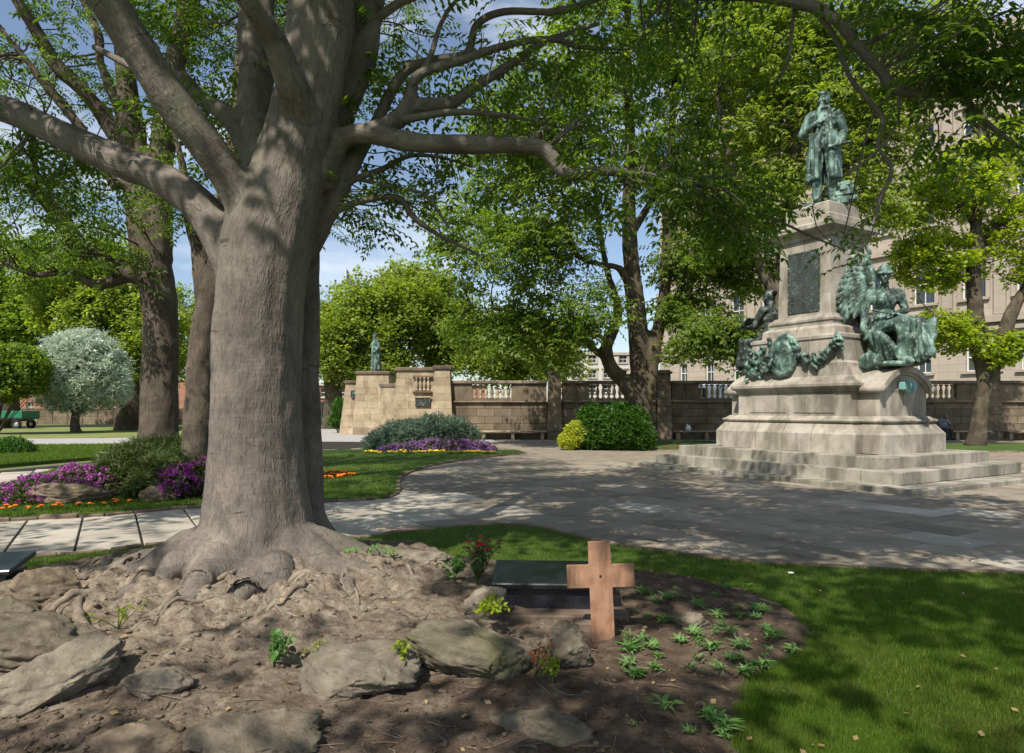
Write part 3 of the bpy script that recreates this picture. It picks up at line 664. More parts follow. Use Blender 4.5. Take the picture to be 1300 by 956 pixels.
k_ = ~((ppx > 1000) & (ppx < 1095) & (ppy > 85) & (ppy < 268)) & ~((ppx > 1062) & (ppx < 1185) & (ppy > 335) & (ppy < 470)); lp = lp[k_]; ly = ly[k_]   # open side of the crown toward the monument
ls = rng.uniform(.28, .46, len(lp))
dist = np.linalg.norm(lp - np.array([0, 0, EYE]), axis=1)
big = np.argsort(np.where(in_view(lp), dist / ls, 1e9))[:298]
rest_i = np.setdiff1d(np.arange(len(lp)), big)
child_fix(foliage('crown', lp[rest_i], ly[rest_i], ls[rest_i], CL, M['leaf_near'], None), T1)
lms = [mesh_np('leaf', v, [q, t]) for v, q, t in CL]
for m_ in lms: m_.materials.append(M['leaf_near'])
for i in big:
    o = obj('leaf', lms[int(rng.integers(0, 3))], None, None, lp[i], (float(rng.normal(0, .4)), float(rng.uniform(-.2, .5)), float(ly[i])), float(ls[i])); child_fix(o, T1)
lp, ly = leaf_points(br1b, 34, .3, .16, 2)
# gaps carved in the unseen high crown along sun rays, to place sun patches
sv = np.array(sdir); keep_ = np.ones(len(lp), bool)
gaps = [(P(330, 600, 5.4), .42), (P(320, 470, 5.3), .35), (P(350, 330, 5.3), .3), (P(370, 120, 5.3), .35), (GS0(330, 760), .6), (GS0(240, 810), .5), (GS0(430, 780), .5), (GS0(560, 825), .5), (GS0(80, 850), .5), (GS0(480, 720), .3), (GS0(170, 740), .4), (GS0(350, 850), .35), (GS0(700, 830), .35), (P(765, 760, 4.55), .42), (GS0(900, 800), .4), (GS0(1050, 770), .4), (GS0(1130, 840), .45), (GS0(960, 740), .3), (GS0(1230, 780), .35), (GS0(1200, 890), .4), (GS0(700, 700), .3), (G(100, 680), .5), (G(480, 650), .7), (G(560, 640), .5), (G(900, 690), .5), (G(1080, 670), .4), (G(1220, 700), .4), (G(740, 640), .4)]
gr = np.random.default_rng(77); gaps += [(np.array([gr.uniform(-1, 10), gr.uniform(7.5, 15), 0]), gr.uniform(.2, .42)) for _ in range(26)] + [(np.array([gr.uniform(2.0, 6), gr.uniform(3, 6.5), 0]), gr.uniform(.18, .32)) for _ in range(4)] + [(np.array([gr.uniform(-4.5, .5), gr.uniform(3, 5.5), .1]), gr.uniform(.2, .42)) for _ in range(12)]
for g_, r_ in gaps:
    q = lp - g_; t_ = q @ sv; dd_ = np.linalg.norm(q - t_[:, None] * sv, axis=1); keep_ &= ~((t_ > 0) & (dd_ < r_ * (.75 + .5 * rng.random(len(lp)))))
lp = lp[keep_]; ly = ly[keep_]
child_fix(foliage('crown', lp, ly, rng.uniform(.45, .7, len(lp)), CLM, M['leaf_near'], None), T1)
# roots
def root_path(a, ln, z0, seed, r0):
    r = random.Random(seed); n = max(6, int(ln / .08)); st0 = r.uniform(.5, 1.35); x = TREE[0] + math.cos(a) * st0; y = TREE[1] + math.sin(a) * st0; a += r.gauss(0, .5); ln *= .55; pts = []
    for i in range(n):
        s = i / (n - 1); rad = r0 * (math.sin(math.pi * min(1, .12 + .88 * s)) ** .7) * (1 - .45 * s) + .005; z = soilz(x, y) + rad * (.75 - 1.9 * (2 * s - 1) ** 2)
        pts.append((x, y, z, rad)); st = ln / n; a += r.gauss(0, .28); x += math.cos(a) * st; y += math.sin(a) * st
    return np.array(pts)
rootm = M['bark_root'] = stone('bark_root', [(.12, .093, .068), (.22, .178, .135), (.33, .275, .215)], 9, (.08, .06, .045), .6, .2, .9, .8, 60, bd=.012)
rr_ = random.Random(3)
for i in range(40):
    a = rr_.uniform(math.pi * .92, math.pi * 2.12); ln = rr_.uniform(.6, 2.0); r0 = rr_.choice([.03, .024, .019, .015, .011, .009])
    p = root_path(a, ln, 0, i, r0); ps = [p]
    for b in range(rr_.choice([0, 0, 1])):
        k = rr_.randrange(len(p) // 4, len(p) - 2); q = p[k]; a2 = math.atan2(p[k + 1][1] - q[1], p[k + 1][0] - q[0]) + rr_.choice([-1, 1]) * rr_.uniform(.4, .9); pp = []
        x, y = q[0], q[1]; n = rr_.randrange(5, 12)
        for j in range(n):
            s = j / (n - 1); rad = q[3] * .6 * (1 - s) + .004; pp.append((x, y, soilz(x, y) + rad * (.3 - s), rad)); a2 += rr_.gauss(0, .3); x += math.cos(a2) * .06; y += math.sin(a2) * .06
        ps.append(np.array(pp))
    mb = MB()
    for p in ps:
        p = cr(p, 2); rad = p[:, 3] * (1 + .38 * fbm(p[:, :3] * 11, i, 3)); V, Fq, _ = tube(p[:, :3], rad, 8); mb.add(V, Fq)
    child_fix(mb.build('root', rootm, None, True), T1)

# ---------- generic trees
def tree(name, label, limbs, thin, lobes, base, mats, per=6, spread=.2, lsz=(.4, .6), tmpl=None, voxel=.06, seed=0, group=None, maxr=.09, shell=.4, tail=.5, skin=True, sag=.08, tip=.01, wob=.07):
    t = empty(name, label, 'tree', base, 0, group)
    if skin: tr = skin_tree('trunk', limbs, voxel, mats[0], None, 2, .02, None, seed)
    else: tr = obj('trunk', tubes_mesh('trunk', [(l[:, :3], l[:, 3]) for l in limbs], 10), mats[0])
    child_fix(tr, t)
    tg = lobe_targets(lobes, shell); b = grow(limbs + thin, tg, tip, .7, sag, seed, maxr, wob)
    child_fix(tag(obj('branches', tubes_mesh('branches', [(l[:, :3], l[:, 3]) for l in thin] + b, 5), mats[0]), kind='stuff'), t)
    lp, ly = leaf_points(b, per, spread, tail, seed + 1)
    child_fix(foliage('crown', lp, ly, rng.uniform(*lsz, len(lp)), tmpl or CLM, mats[1], None), t)
    return t
# T2 twin stemmed tree behind the flower bed
d = 14.
l2 = [limb_world([(200, 600, d, 56), (202, 555, d, 48), (203, 480, d, 44), (204, 420, d, 42), (200, 370, d, 42), (190, 320, d, 47), (183, 270, d, 42), (172, 200, d, 34), (163, 130, d, 27), (158, 60, d, 24), (155, -10, d, 22), (150, -150, d, 14)]),
  limb_world([(196, 330, d, 44), (200, 260, d, 34), (205, 200, d, 30), (212, 130, d, 28), (222, 80, d, 26), (236, 20, d, 24), (240, -60, d, 20), (245, -200, d, 12)]),
  limb_world([(190, 350, d, 34), (160, 345, d, 25), (130, 330, d, 23), (100, 310, d, 22), (75, 275, d, 20), (40, 235, d - .5, 15), (0, 205, d - 1, 10)]),
  limb_world([(160, 352, d, 16), (125, 362, d, 14), (105, 352, d, 12), (90, 345, d, 10), (45, 348, d, 9), (0, 330, d, 6)]),
  limb_world([(176, 230, d, 26), (140, 160, d, 22), (105, 115, d - .3, 20), (70, 80, d - .5, 18), (40, 30, d - .8, 15), (10, -20, d - 1, 12), (-40, -120, d - 1, 6)]),
  limb_world([(160, 170, d + .4, 16), (148, 130, d + .4, 14), (128, 80, d + .4, 11), (125, 45, d + .5, 10), (105, 0, d + .6, 8), (80, -50, d + .6, 5)]),
  limb_world([(150, 240, d - .3, 16), (100, 160, d - .6, 13), (60, 110, d - .8, 11), (20, 60, d - 1, 9), (-20, 10, d - 1, 6)])]
t2lobes = [(P(60, 60, d - .5), (2.0, 1.5, 1.3), 26), (P(40, 260, d - .5), (1.6, 1.4, .8), 34), (P(110, 310, d - .8), (1.5, 1.0, .6), 18), (P(20, 330, d), (1.2, 1.2, .6), 20), (P(120, 20, d), (1.6, 1.5, .9), 12), (P(270, 30, d + .5), (1.2, 1.4, 1.0), 18), (P(270, 170, d + .5), (.8, 1.2, 1.1), 16), (P(150, -150, d), (5, 4.5, 2.2), 150), (P(-150, 100, d), (2.5, 3, 3.2), 90)]
tree('broadleaf_tree', 'dark twin-stemmed tree rising behind the pink flower bank', l2, [], t2lobes, G(202, 605), (M['bark_dark'], M['leaf_near']), 9, .16, (.36, .55), CL, .05, 11)
d = 12.5
l3 = [limb_world([(246, 610, d, 46), (250, 570, d, 38), (254, 500, d, 35), (260, 430, d, 36), (270, 370, d, 36), (280, 300, d, 34), (300, 200, d, 28), (310, 80, d, 24), (320, -60, d, 20), (320, -200, d, 12)]),
  limb_world([(262, 400, d, 26), (254, 350, d, 18), (248, 310, d, 15), (236, 260, d, 12), (232, 210, d, 9), (215, 150, d, 6)])]
tree('broadleaf_tree', 'slimmer brown trunk leaning up close behind the huge grey tree', l3, [], [(P(430, 60, d), (1.6, 1.4, 1.6), 40), (P(300, -80, d), (3.2, 3, 1.8), 80), (P(480, 280, d), (1.0, 1.0, .6), 12), (P(230, 240, d), (.8, .8, .8), 14)], G(248, 612), (M['bark_dark'], M['leaf_near']), 8, .15, (.36, .55), CL, .05, 12)
# T4 big tree in front of the garden wall
d = 28.
l4 = [limb_world([(818, 575, d, 44), (816, 540, d, 36), (815, 500, d, 37), (812, 460, d, 34), (808, 400, d, 34), (802, 340, d, 28), (798, 270, d, 24), (800, 180, d, 18), (796, 60, d, 14), (800, -80, d, 8)]),
  limb_world([(812, 515, d, 34), (795, 488, d, 28), (775, 465, d, 25), (770, 440, d, 22), (780, 415, d, 19), (784, 390, d, 15), (770, 340, d, 11), (760, 280, d, 9), (750, 200, d, 7)]),
  limb_world([(772, 455, d, 14), (755, 445, d, 12), (735, 425, d, 10), (700, 410, d, 8), (650, 395, d, 6), (600, 390, d, 4)]),
  limb_world([(820, 500, d, 34), (830, 440, d, 26), (842, 390, d, 22), (846, 320, d, 19), (850, 230, d, 15), (855, 120, d, 11), (860, 0, d, 7)]),
  limb_world([(832, 430, d, 22), (850, 390, d + .5, 17), (880, 355, d + 1, 14), (915, 325, d + 1, 11), (950, 290, d + 1, 8), (985, 250, d + 1, 5)]),
  limb_world([(806, 400, d, 18), (790, 345, d - .6, 13), (760, 335, d - 1, 10), (730, 320, d - 1.5, 9), (700, 250, d - 2, 7), (660, 180, d - 2, 4)]),
  limb_world([(840, 455, d, 12), (858, 460, d - 1, 9), (866, 448, d - 1.2, 8), (900, 420, d - 1.5, 6), (940, 400, d - 2, 4)]),
  limb_world([(730, 322, d - 1.5, 9), (720, 280, d - 1.5, 8), (712, 240, d - 1.5, 7), (690, 210, d - 1.5, 5)]),
  limb_world([(800, 300, d, 14), (830, 250, d + .5, 12), (870, 180, d + 1, 9), (920, 120, d + 1, 6)])]
for l_ in l4: l_[:, 3] *= .74
lob4 = [(P(640, 330, d - 1), (2.6, 2.6, 2.1), 70), (P(590, 290, d), (1.8, 2, 1.6), 40), (P(700, 270, d - 2), (2.6, 2.0, 2.4), 75), (P(690, 130, d - 2), (3.2, 2.6, 2.6), 110), (P(800, 60, d), (3.5, 3, 2.6), 120), (P(640, 200, d), (2.0, 2.2, 1.8), 45), (P(850, 190, d), (2.4, 2.4, 2.2), 70), (P(930, 150, d + 1), (2.6, 2.6, 2.6), 75), (P(900, 30, d), (3, 3, 2.2), 80), (P(910, 270, d + 1), (2.0, 2.0, 1.3), 40), (P(750, 390, d - 2), (1.4, 1.4, 1.0), 34), (P(690, 430, d - 1), (2.6, 1.6, 1.0), 60), (P(900, 430, d - 2), (1.5, 1.2, .75), 46), (P(940, 445, d - 2), (.7, .7, .8), 18), (P(620, 420, d + 1), (1.8, 1.6, .9), 40), (P(760, -100, d), (5.5, 4.5, 3), 130), (P(880, 330, d), (1.8, 1.6, 1.1), 55), (P(945, 345, d + 1), (1.5, 1.5, 1.0), 45), (P(880, 395, d), (1.4, 1.2, .7), 36)]
tree('broadleaf_tree', 'large many-limbed tree with dense dark foliage in front of the garden wall', l4, [], lob4, G(818, 575), (M['bark_far'], M['leaf_mid']), 12, .22, (.5, .78), CLM, .08, 14, maxr=.1)
# T6 behind the monument
d = 25.
l6 = [limb_world([(985, 590, d, 40), (984, 500, d, 30), (990, 400, d, 24), (1000, 300, d, 20), (1010, 180, d, 16), (1015, 60, d, 10)]), limb_world([(992, 380, d, 18), (1040, 260, d, 13), (1100, 180, d, 10), (1150, 120, d, 6)]), limb_world([(990, 390, d, 16), (950, 300, d, 12), (930, 220, d, 9), (910, 120, d, 5)]), limb_world([(1010, 170, d, 12), (1080, 100, d, 9), (1130, 30, d, 6)])]
tree('broadleaf_tree', 'tree with light green foliage whose crown rises behind the bronze standing figure', l6, [], [(P(990, 150, d), (2.2, 2.2, 2.2), 80), (P(1080, 90, d), (2.2, 2.2, 2.0), 75), (P(960, 60, d), (2.4, 2.2, 1.8), 75), (P(1110, 190, d), (1.6, 1.6, 1.6), 50), (P(960, 250, d), (1.7, 1.6, 1.4), 50), (P(1040, 0, d), (3, 2.6, 1.6), 80), (P(1180, 60, d), (1.7, 1.8, 1.5), 45), (P(1090, 270, d), (1.3, 1.3, .8), 24)], G(985, 590), (M['bark_far'], M['leaf_bright']), 12, .26, (.5, .8), CLM, .07, 16)
# T5 sparse spring tree at the right
d = 29.
l5 = [limb_world([(1238, 568, d, 30), (1242, 545, d, 23), (1246, 510, d, 20), (1250, 480, d, 21), (1244, 440, d, 24), (1238, 390, d, 21), (1236, 330, d, 18), (1240, 270, d, 15), (1244, 200, d, 11), (1250, 120, d, 6)]),
  limb_world([(1250, 490, d, 20), (1266, 455, d, 19), (1276, 420, d, 20), (1288, 390, d, 17), (1310, 355, d, 14), (1340, 300, d, 9)]),
  limb_world([(1240, 360, d, 12), (1215, 350, d, 9), (1200, 335, d, 7), (1175, 320, d, 5), (1140, 318, d, 3)]), limb_world([(1238, 320, d, 12), (1262, 290, d, 9), (1290, 260, d, 7), (1320, 230, d, 4)]), limb_world([(1262, 470, d, 12), (1285, 440, d - .5, 9), (1310, 420, d - .5, 6)]), limb_world([(1240, 290, d, 10), (1215, 250, d, 8), (1190, 210, d, 5), (1160, 180, d, 3)]), limb_world([(1243, 440, d, 9), (1215, 425, d - .5, 7), (1190, 415, d - .5, 5), (1165, 430, d - .5, 3)])]
for l_ in l5: l_[:, 3] *= .85
tree('broadleaf_tree', 'sparse spring tree with yellow-green new leaves beside the seated man', l5, [], [(P(1180, 330, d), (1.8, 1.6, 1.5), 200), (P(1220, 230, d), (2.2, 2, 1.7), 220), (P(1290, 300, d), (1.4, 1.6, 2.0), 170), (P(1200, 420, d), (1.6, 1.4, .9), 130), (P(1270, 440, d - .5), (1.0, 1.0, .7), 60), (P(1290, 180, d), (1.6, 1.6, 1.3), 110), (P(1160, 260, d), (1.1, 1.0, .9), 60)], G(1238, 566), (M['bark_far'], M['leaf_spring']), 5.5, .12, (.24, .38), SP, .07, 15, maxr=.05, sag=0, tip=.012, wob=.12)
# ------------------------------------------------------------------ stonework
M['monument'] = stone('monument_stone', [(.26, .23, .185), (.35, .315, .26), (.43, .395, .33)], 2.2, (.11, .097, .07), .8, .14, .85, .35, 45, (1, 1, .35), moss=(.20, .20, .10), bd=.006, stlo=.44, sthi=.66)
M['step'] = stone('step_stone', [(.25, .225, .18), (.335, .305, .25), (.41, .375, .31)], 2.2, (.10, .095, .065), .8, .16, .85, .4, 45, (1, 1, .3), moss=(.17, .18, .09), bd=.006, stlo=.41, sthi=.62)
M['wall'] = stone('wall_sandstone', [(.115, .088, .058), (.175, .135, .092), (.24, .19, .13)], 1.3, (.06, .05, .038), .75, .26, .9, .45, 30, (1, 1, .5))
M['wall_dark'] = stone('wall_core', [(.07, .055, .04), (.10, .08, .06)], 2, None, 0, 0, .95, .4, 30)
M['pier'] = stone('pier_sandstone', [(.24, .185, .12), (.34, .27, .18), (.43, .35, .25)], 1.2, (.10, .075, .05), .75, .25, .9, .4, 30, (1, 1, .5))
def bronze(name, a, b_, c, lo=.34, hi=.62):
    m, t, b, o = nodes(name); v = coord(t, (1, 1, .45)); v1 = coord(t)
    col = ramp(t, noise(t, v, 3.2, 8, .68, .5), [a, b_, c], lo, hi)
    col = mixc(t, col, (.34, .45, .38), ramp(t, noise(t, v1, 9, 6, .7), [(0, 0, 0), (.7,) * 3], .52, .68))
    t.links.new(col, b.inputs['Base Color']); b.inputs['Roughness'].default_value = .62; b.inputs['Metallic'].default_value = .15; b.inputs['Specular IOR Level'].default_value = .4
    bump(t, b, noise(t, v1, 30, 6, .7), .2, .015); return m
M['bronze'] = bronze('bronze_verdigris', (.018, .026, .021), (.06, .11, .088), (.22, .33, .275), .42, .64)
M['bronze_dark'] = bronze('bronze_plaque', (.018, .02, .017), (.035, .045, .038), (.08, .12, .10), .38, .75)
M['teal'] = bronze('bronze_teal', (.08, .20, .18), (.16, .34, .32), (.26, .44, .42))
def molded(plan, prof, joint, name, mat, parent, back=.22, gap=.008, stag=0.0, edges=None):
    """ring of stone blocks round an orthogonal plan with a moulded face"""
    n = len(plan); pl_ = np.array(plan, float); out = []
    for i in range(n):
        if edges is not None and i not in edges: continue
        a = pl_[i]; b = pl_[(i + 1) % n]; e = b - a; Ln = np.linalg.norm(e); e = e / Ln; nm = np.array([e[1], -e[0]])
        pa = pl_[i] - pl_[i - 1]; pa /= np.linalg.norm(pa); na = np.array([pa[1], -pa[0]]); pb = pl_[(i + 2) % n] - b; pb /= np.linalg.norm(pb); nb = np.array([pb[1], -pb[0]])
        k = max(1, int(round(Ln / joint))); cuts = list(np.linspace(0, 1, k + 1))
        if stag and k > 1: cuts = [0.] + [c + stag / k for c in cuts[:-1] if c + stag / k < .98] + [1.] if stag > 0 else cuts
        for j in range(len(cuts) - 1):
            s0, s1 = cuts[j], cuts[j + 1]; sec = []
            for s, end in ((s0, 0), (s1, 1)):
                pts = []; corner = (s == 0. and end == 0) or (s == 1. and end == 1)
                base = a + e * Ln * s + (0 if corner else e * (gap if end == 0 else -gap)); oth = na if end == 0 else nb
                for off, z in list(prof) + [(-back, prof[-1][1]), (-back, prof[0][1])]:
                    q = base + nm * off + (oth * off if corner else 0); pts.append([q[0], q[1], z])
                sec.append(pts)
            m = len(sec[0]); mb = MB(); mb.add(np.array(sec[0] + sec[1]), [[t, m + t, m + (t + 1) % m, (t + 1) % m] for t in range(m)])
            mb.F.setdefault(m, []).append(np.array([list(range(m)), list(range(2 * m - 1, m - 1, -1))]))
            me = mb.mesh(name); bm = bmesh.new(); bm.from_mesh(me); bmesh.ops.recalc_face_normals(bm, faces=bm.faces[:]); bm.to_mesh(me); bm.free()
            out.append(obj(name, me, mat, parent))
    return out
def rect(hx, hy, cx=0, cy=0): return [(cx - hx, cy - hy), (cx + hx, cy - hy), (cx + hx, cy + hy), (cx - hx, cy + hy)]
MC = np.array([8.1, 17.5, 0.])
MON = empty('monument', 'tall stone monument with stepped base, moulded plinth and inscribed shaft', 'monument', MC, TH)
mon = lambda x, y, z: np.array([MC[0] + U[0] * x + W[0] * y, MC[1] + U[1] * x + W[1] * y, z])
for hx, hy, z0, z1, j in ((3.15, 4.1, -.02, .1, .95), (2.62, 3.42, .1, .35, .8), (2.2, 2.92, .35, .6, .85)):
    st = MB().box((0, 0, (z0 + z1) / 2 - .01), (2 * hx - .5, 2 * hy - .5, z1 - z0 - .01)).build('step', M['step'], MON)
    molded(rect(hx, hy), [(0, z0), (0, z1 - .012), (-.012, z1)], j, 'block', M['step'], st, .6)
plan = [(-.98, -2.1), (.98, -2.1), (.98, -1.6), (1.3, -1.6), (1.3, 1.6), (.98, 1.6), (.98, 2.1), (-.98, 2.1), (-.98, 1.6), (-1.3, 1.6), (-1.3, -1.6), (-.98, -1.6)]
MB().box((0, 0, 1.3), (1.9, 3.8, 1.4)).build('core', M['monument'], MON)
pb = MB().box((0, 0, 1.0), (2.2, 2.6, .6)).build('plinth_base', M['monument'], MON)
molded(plan, [(.3, .602), (.3, 1.03), (.285, 1.05), (.14, 1.26)], .8, 'block', M['monument'], pb, .3)
molded(plan, [(.14, 1.262), (.12, 1.28), (.17, 1.30), (.19, 1.335), (.17, 1.37), (.11, 1.39), (.08, 1.42), (.03, 1.45)], 1.6, 'moulding', M['monument'], MON, .3)
molded(plan, [(0, 1.452), (0, 2.02)], .95, 'die_block', M['monument'], MON, .3)
# raised flat panels on the long side
for s in (-1, 1): MB().box((-1.3 - .004, s * .66, 1.74), (.03, 1.12, .44), bev=.008).build('panel', M['monument'], MON)
molded(rect(1.3, 1.6), [(0, 2.022), (.04, 2.03), (.05, 2.09), (.12, 2.13), (.15, 2.16), (.15, 2.22), (.10, 2.26), (.0, 2.32), (-.1, 2.42), (-.15, 2.62)], 1.1, 'cornice', M['monument'], MON, .5)
# barrel tops over the two arms, with arched moulding, tympanum and scroll rolls
for s in (-1, 1):
    def arc(hw, rise, z0, n=14):
        R = (hw * hw + rise * rise) / (2 * rise); a0 = math.asin(min(1, hw / R)); return [(R * math.sin(t), z0 + R * math.cos(t) - (R - rise)) for t in np.linspace(a0, -a0, n)]
    def prism(o, i, y0, y1):
        m = len(o); V = [[x, y, z] for y in (y0, y1) for x, z in o + i[::-1]]; n2 = 2 * m
        mb = MB(); mb.add(V, [[k, (k + 1) % n2, n2 + (k + 1) % n2, n2 + k] for k in range(n2)]); mb.add(V, [[e * n2 + k, e * n2 + k + 1, e * n2 + n2 - 2 - k, e * n2 + n2 - 1 - k] for e in (0, 1) for k in range(m - 1)])
        me = mb.mesh('arch'); bm = bmesh.new(); bm.from_mesh(me); bmesh.ops.remove_doubles(bm, verts=bm.verts[:], dist=1e-5); bmesh.ops.recalc_face_normals(bm, faces=bm.faces[:]); bm.to_mesh(me); bm.free(); return me
    y1 = s * 2.13
    obj('tympanum', prism(arc(.96, .40, 2.03), [(x, 2.022) for x, z in arc(.96, .40, 2.03)], s * 1.2, s * 2.11), M['monument'], MON)
    obj('arch_moulding', prism(arc(1.12, .56, 2.05), arc(.98, .43, 2.04), s * 1.3, s * 2.24), M['monument'], MON)
    obj('arch_fillet', prism(arc(1.0, .45, 2.05), arc(.9, .375, 2.04), s * 1.9, s * 2.17), M['monument'], MON)
    for q in (-1, 1): MB().tube([(q * 1.05, s * 1.3, 2.07), (q * 1.05, s * 2.26, 2.07)], [.085, .085], 12).build('scroll', M['monument'], MON, True)
    k_ = s * 2.2; mb = MB(); mb.box((0, k_, 2.15), (.34, .16, .24), bev=.015); mb.box((-.22, k_, 2.15), (.12, .14, .18), bev=.015); mb.box((.22, k_, 2.15), (.12, .14, .18), bev=.015); mb.ell((0, k_ + s * .04, 2.03), (.16, .06, .07)); mb.box((0, k_ + s * .09, 2.15), (.2, .03, .14), bev=.01)
    mb.build('cartouche', M['teal'], MON)
sh = MB().box((0, 0, 3.0), (2.0, 2.1, .8)).build('garland_block', M['monument'], MON)
molded(rect(1.15, 1.28), [(.06, 2.4), (.06, 2.72), (.0, 2.78), (0, 3.3), (.03, 3.33), (.03, 3.40), (-.05, 3.44)], .95, 'block', M['monument'], sh, .4)
molded(rect(.95, .95), [(.1, 3.402), (.08, 3.62), (.04, 3.66), (-.02, 3.70)], 1.2, 'shaft_base', M['monument'], MON, .35)
molded(rect(.88, .88), [(0.02, 3.66), (0.02, 3.78), (.05, 3.81), (.05, 3.86), (-.02, 3.92), (-.06, 3.98)], 1.2, 'shaft_moulding', M['monument'], MON, .35)
sf = MB().box((0, 0, 4.9), (1.2, 1.2, 1.9)).build('shaft', M['monument'], MON)
zc = [3.982, 4.5, 5.0, 5.5, 5.9]
for i in range(4):
    o0 = -.012 * i; molded(rect(.76, .76), [(o0, zc[i]), (o0 - .012, zc[i + 1] - .003)], .76 if i % 2 else 1.5, 'shaft_block', M['monument'], sf, .25)
molded(rect(.72, .72), [(.0, 5.9), (.04, 5.93), (.05, 6.0), (.16, 6.08), (.22, 6.14), (.22, 6.24), (.1, 6.3), (-.05, 6.36)], 1.5, 'shaft_cornice', M['monument'], MON, .5)
molded(rect(.62, .62), [(.04, 6.3), (.04, 6.5), (0, 6.54), (0, 6.8), (-.03, 6.83)], 1.3, 'statue_plinth', M['monument'], MON, .6)
MB().box((0, 0, 6.6), (1.1, 1.1, .44)).build('core', M['monument'], MON)
# inscription plaque (weathered, unreadable relief), with framed edge
m_, t_, b_, o_ = nodes('plaque_relief'); v_ = coord(t_); vz = coord(t_, (9, 9, 1)); 
wv = N(t_, 'TexWave', wave_type='BANDS', bands_direction='Z', Scale=4.2, Distortion=.6, Detail=1.0); t_.links.new(coord(t_), wv.inputs['Vector'])
tx = noise(t_, coord(t_, (1, 1, .6)), 26, 4, .7); mm = N(t_, 'Math', operation='MULTIPLY'); t_.links.new(wv.outputs['Fac'], mm.inputs[0]); t_.links.new(tx, mm.inputs[1])
t_.links.new(mixc(t_, ramp(t_, noise(t_, v_, 4, 7, .7), [(.02, .024, .022), (.045, .055, .048), (.16, .22, .19)], .38, .74), (.13, .15, .13), ramp(t_, noise(t_, coord(t_, (1, 1, 2.2)), 15, 5, .7), [(0, 0, 0), (.45,) * 3], .5, .66)), b_.inputs['Base Color'])
b_.inputs['Roughness'].default_value = .45; bump(t_, b_, noise(t_, coord(t_, (1, 1, 2.2)), 15, 5, .7), .6, .03)
pq = MB().box((-.735, 0, 4.85), (.07, .84, 1.5), bev=.01).build('plaque', m_, MON)
for c, s in (((-.765, 0, 4.09), (.03, .9, .05)), ((-.765, 0, 5.61), (.03, .9, .05)), ((-.765, .435, 4.85), (.03, .05, 1.48)), ((-.765, -.435, 4.85), (.03, .05, 1.48))): MB().box(c, s, bev=.008).build('plaque_border', M['bronze_dark'], pq)
# shield
def rotY(a): return np.array(Matrix.Rotation(a, 3, 'Y'))
sd = MB(); prof = [(.001, .16), (.16, .15), (.27, .11), (.33, .06), (.36, .085), (.40, .09), (.43, .05), (.44, 0), (.42, -.03), (.001, -.04)]
sd.lathe(prof, k=28, ell=1.28); me = sd.mesh('shield', True); V = vco(me)
Rm = np.array(Matrix.Rotation(math.radians(-100), 3, 'Y') @ Matrix.Rotation(math.radians(8), 3, 'Z')); V = V[:, [1, 0, 2]] if False else V
V = np.stack([-V[:, 2], V[:, 0], V[:, 1]], -1); V += fbm(V * 9, 4, 3)[:, None] * .012; V[:, 0] += -.14 * (V[:, 2] + .5) * -.6
setco(me, V); bm = bmesh.new(); bm.from_mesh(me); bmesh.ops.recalc_face_normals(bm, faces=bm.faces[:]); bm.to_mesh(me); bm.free()
obj('shield', me, M['bronze'], MON, (-1.28, .22, 2.98), (.15, 0, 0))
mb = MB(); rg = random.Random(9)
for k in range(150):
    s = rg.random(); y = -.12 - 1.15 * s; z = 3.2 - .42 * math.sin(math.pi * min(1, s * 1.05)) ** .8; mb.ell((-1.2 - rg.uniform(.02, .16), y + rg.gauss(0, .03), z + rg.gauss(0, .06)), (.05, .045, .05), k=6, m=5)
for k in range(80):
    s = rg.choice([0, 1, .5]); y = -.12 - 1.15 * s; mb.ell((-1.2 - rg.uniform(.0, .14), y + rg.gauss(0, .07), 3.22 + rg.gauss(0, .09) - (.5 if s == .5 else 0)), (.05, .07, .03), np.array(Matrix.Rotation(rg.uniform(0, 3), 3, (rg.random(), rg.random(), rg.random()))), 6, 5)
obj('garland', remesh(mb, .022, 1), M['bronze'], MON)
mb = MB()
for k in range(130):
    y = rg.uniform(.45, 1.35); mb.ell((-1.18 - rg.uniform(0, .22), y, 2.86 + rg.gauss(0, .17)), (.08, .06, .07), np.array(Matrix.Rotation(rg.uniform(0, 3), 3, (rg.random(), rg.random(), rg.random()))), 6, 5)
obj('garland', remesh(mb, .024, 1), M['bronze'], MON)

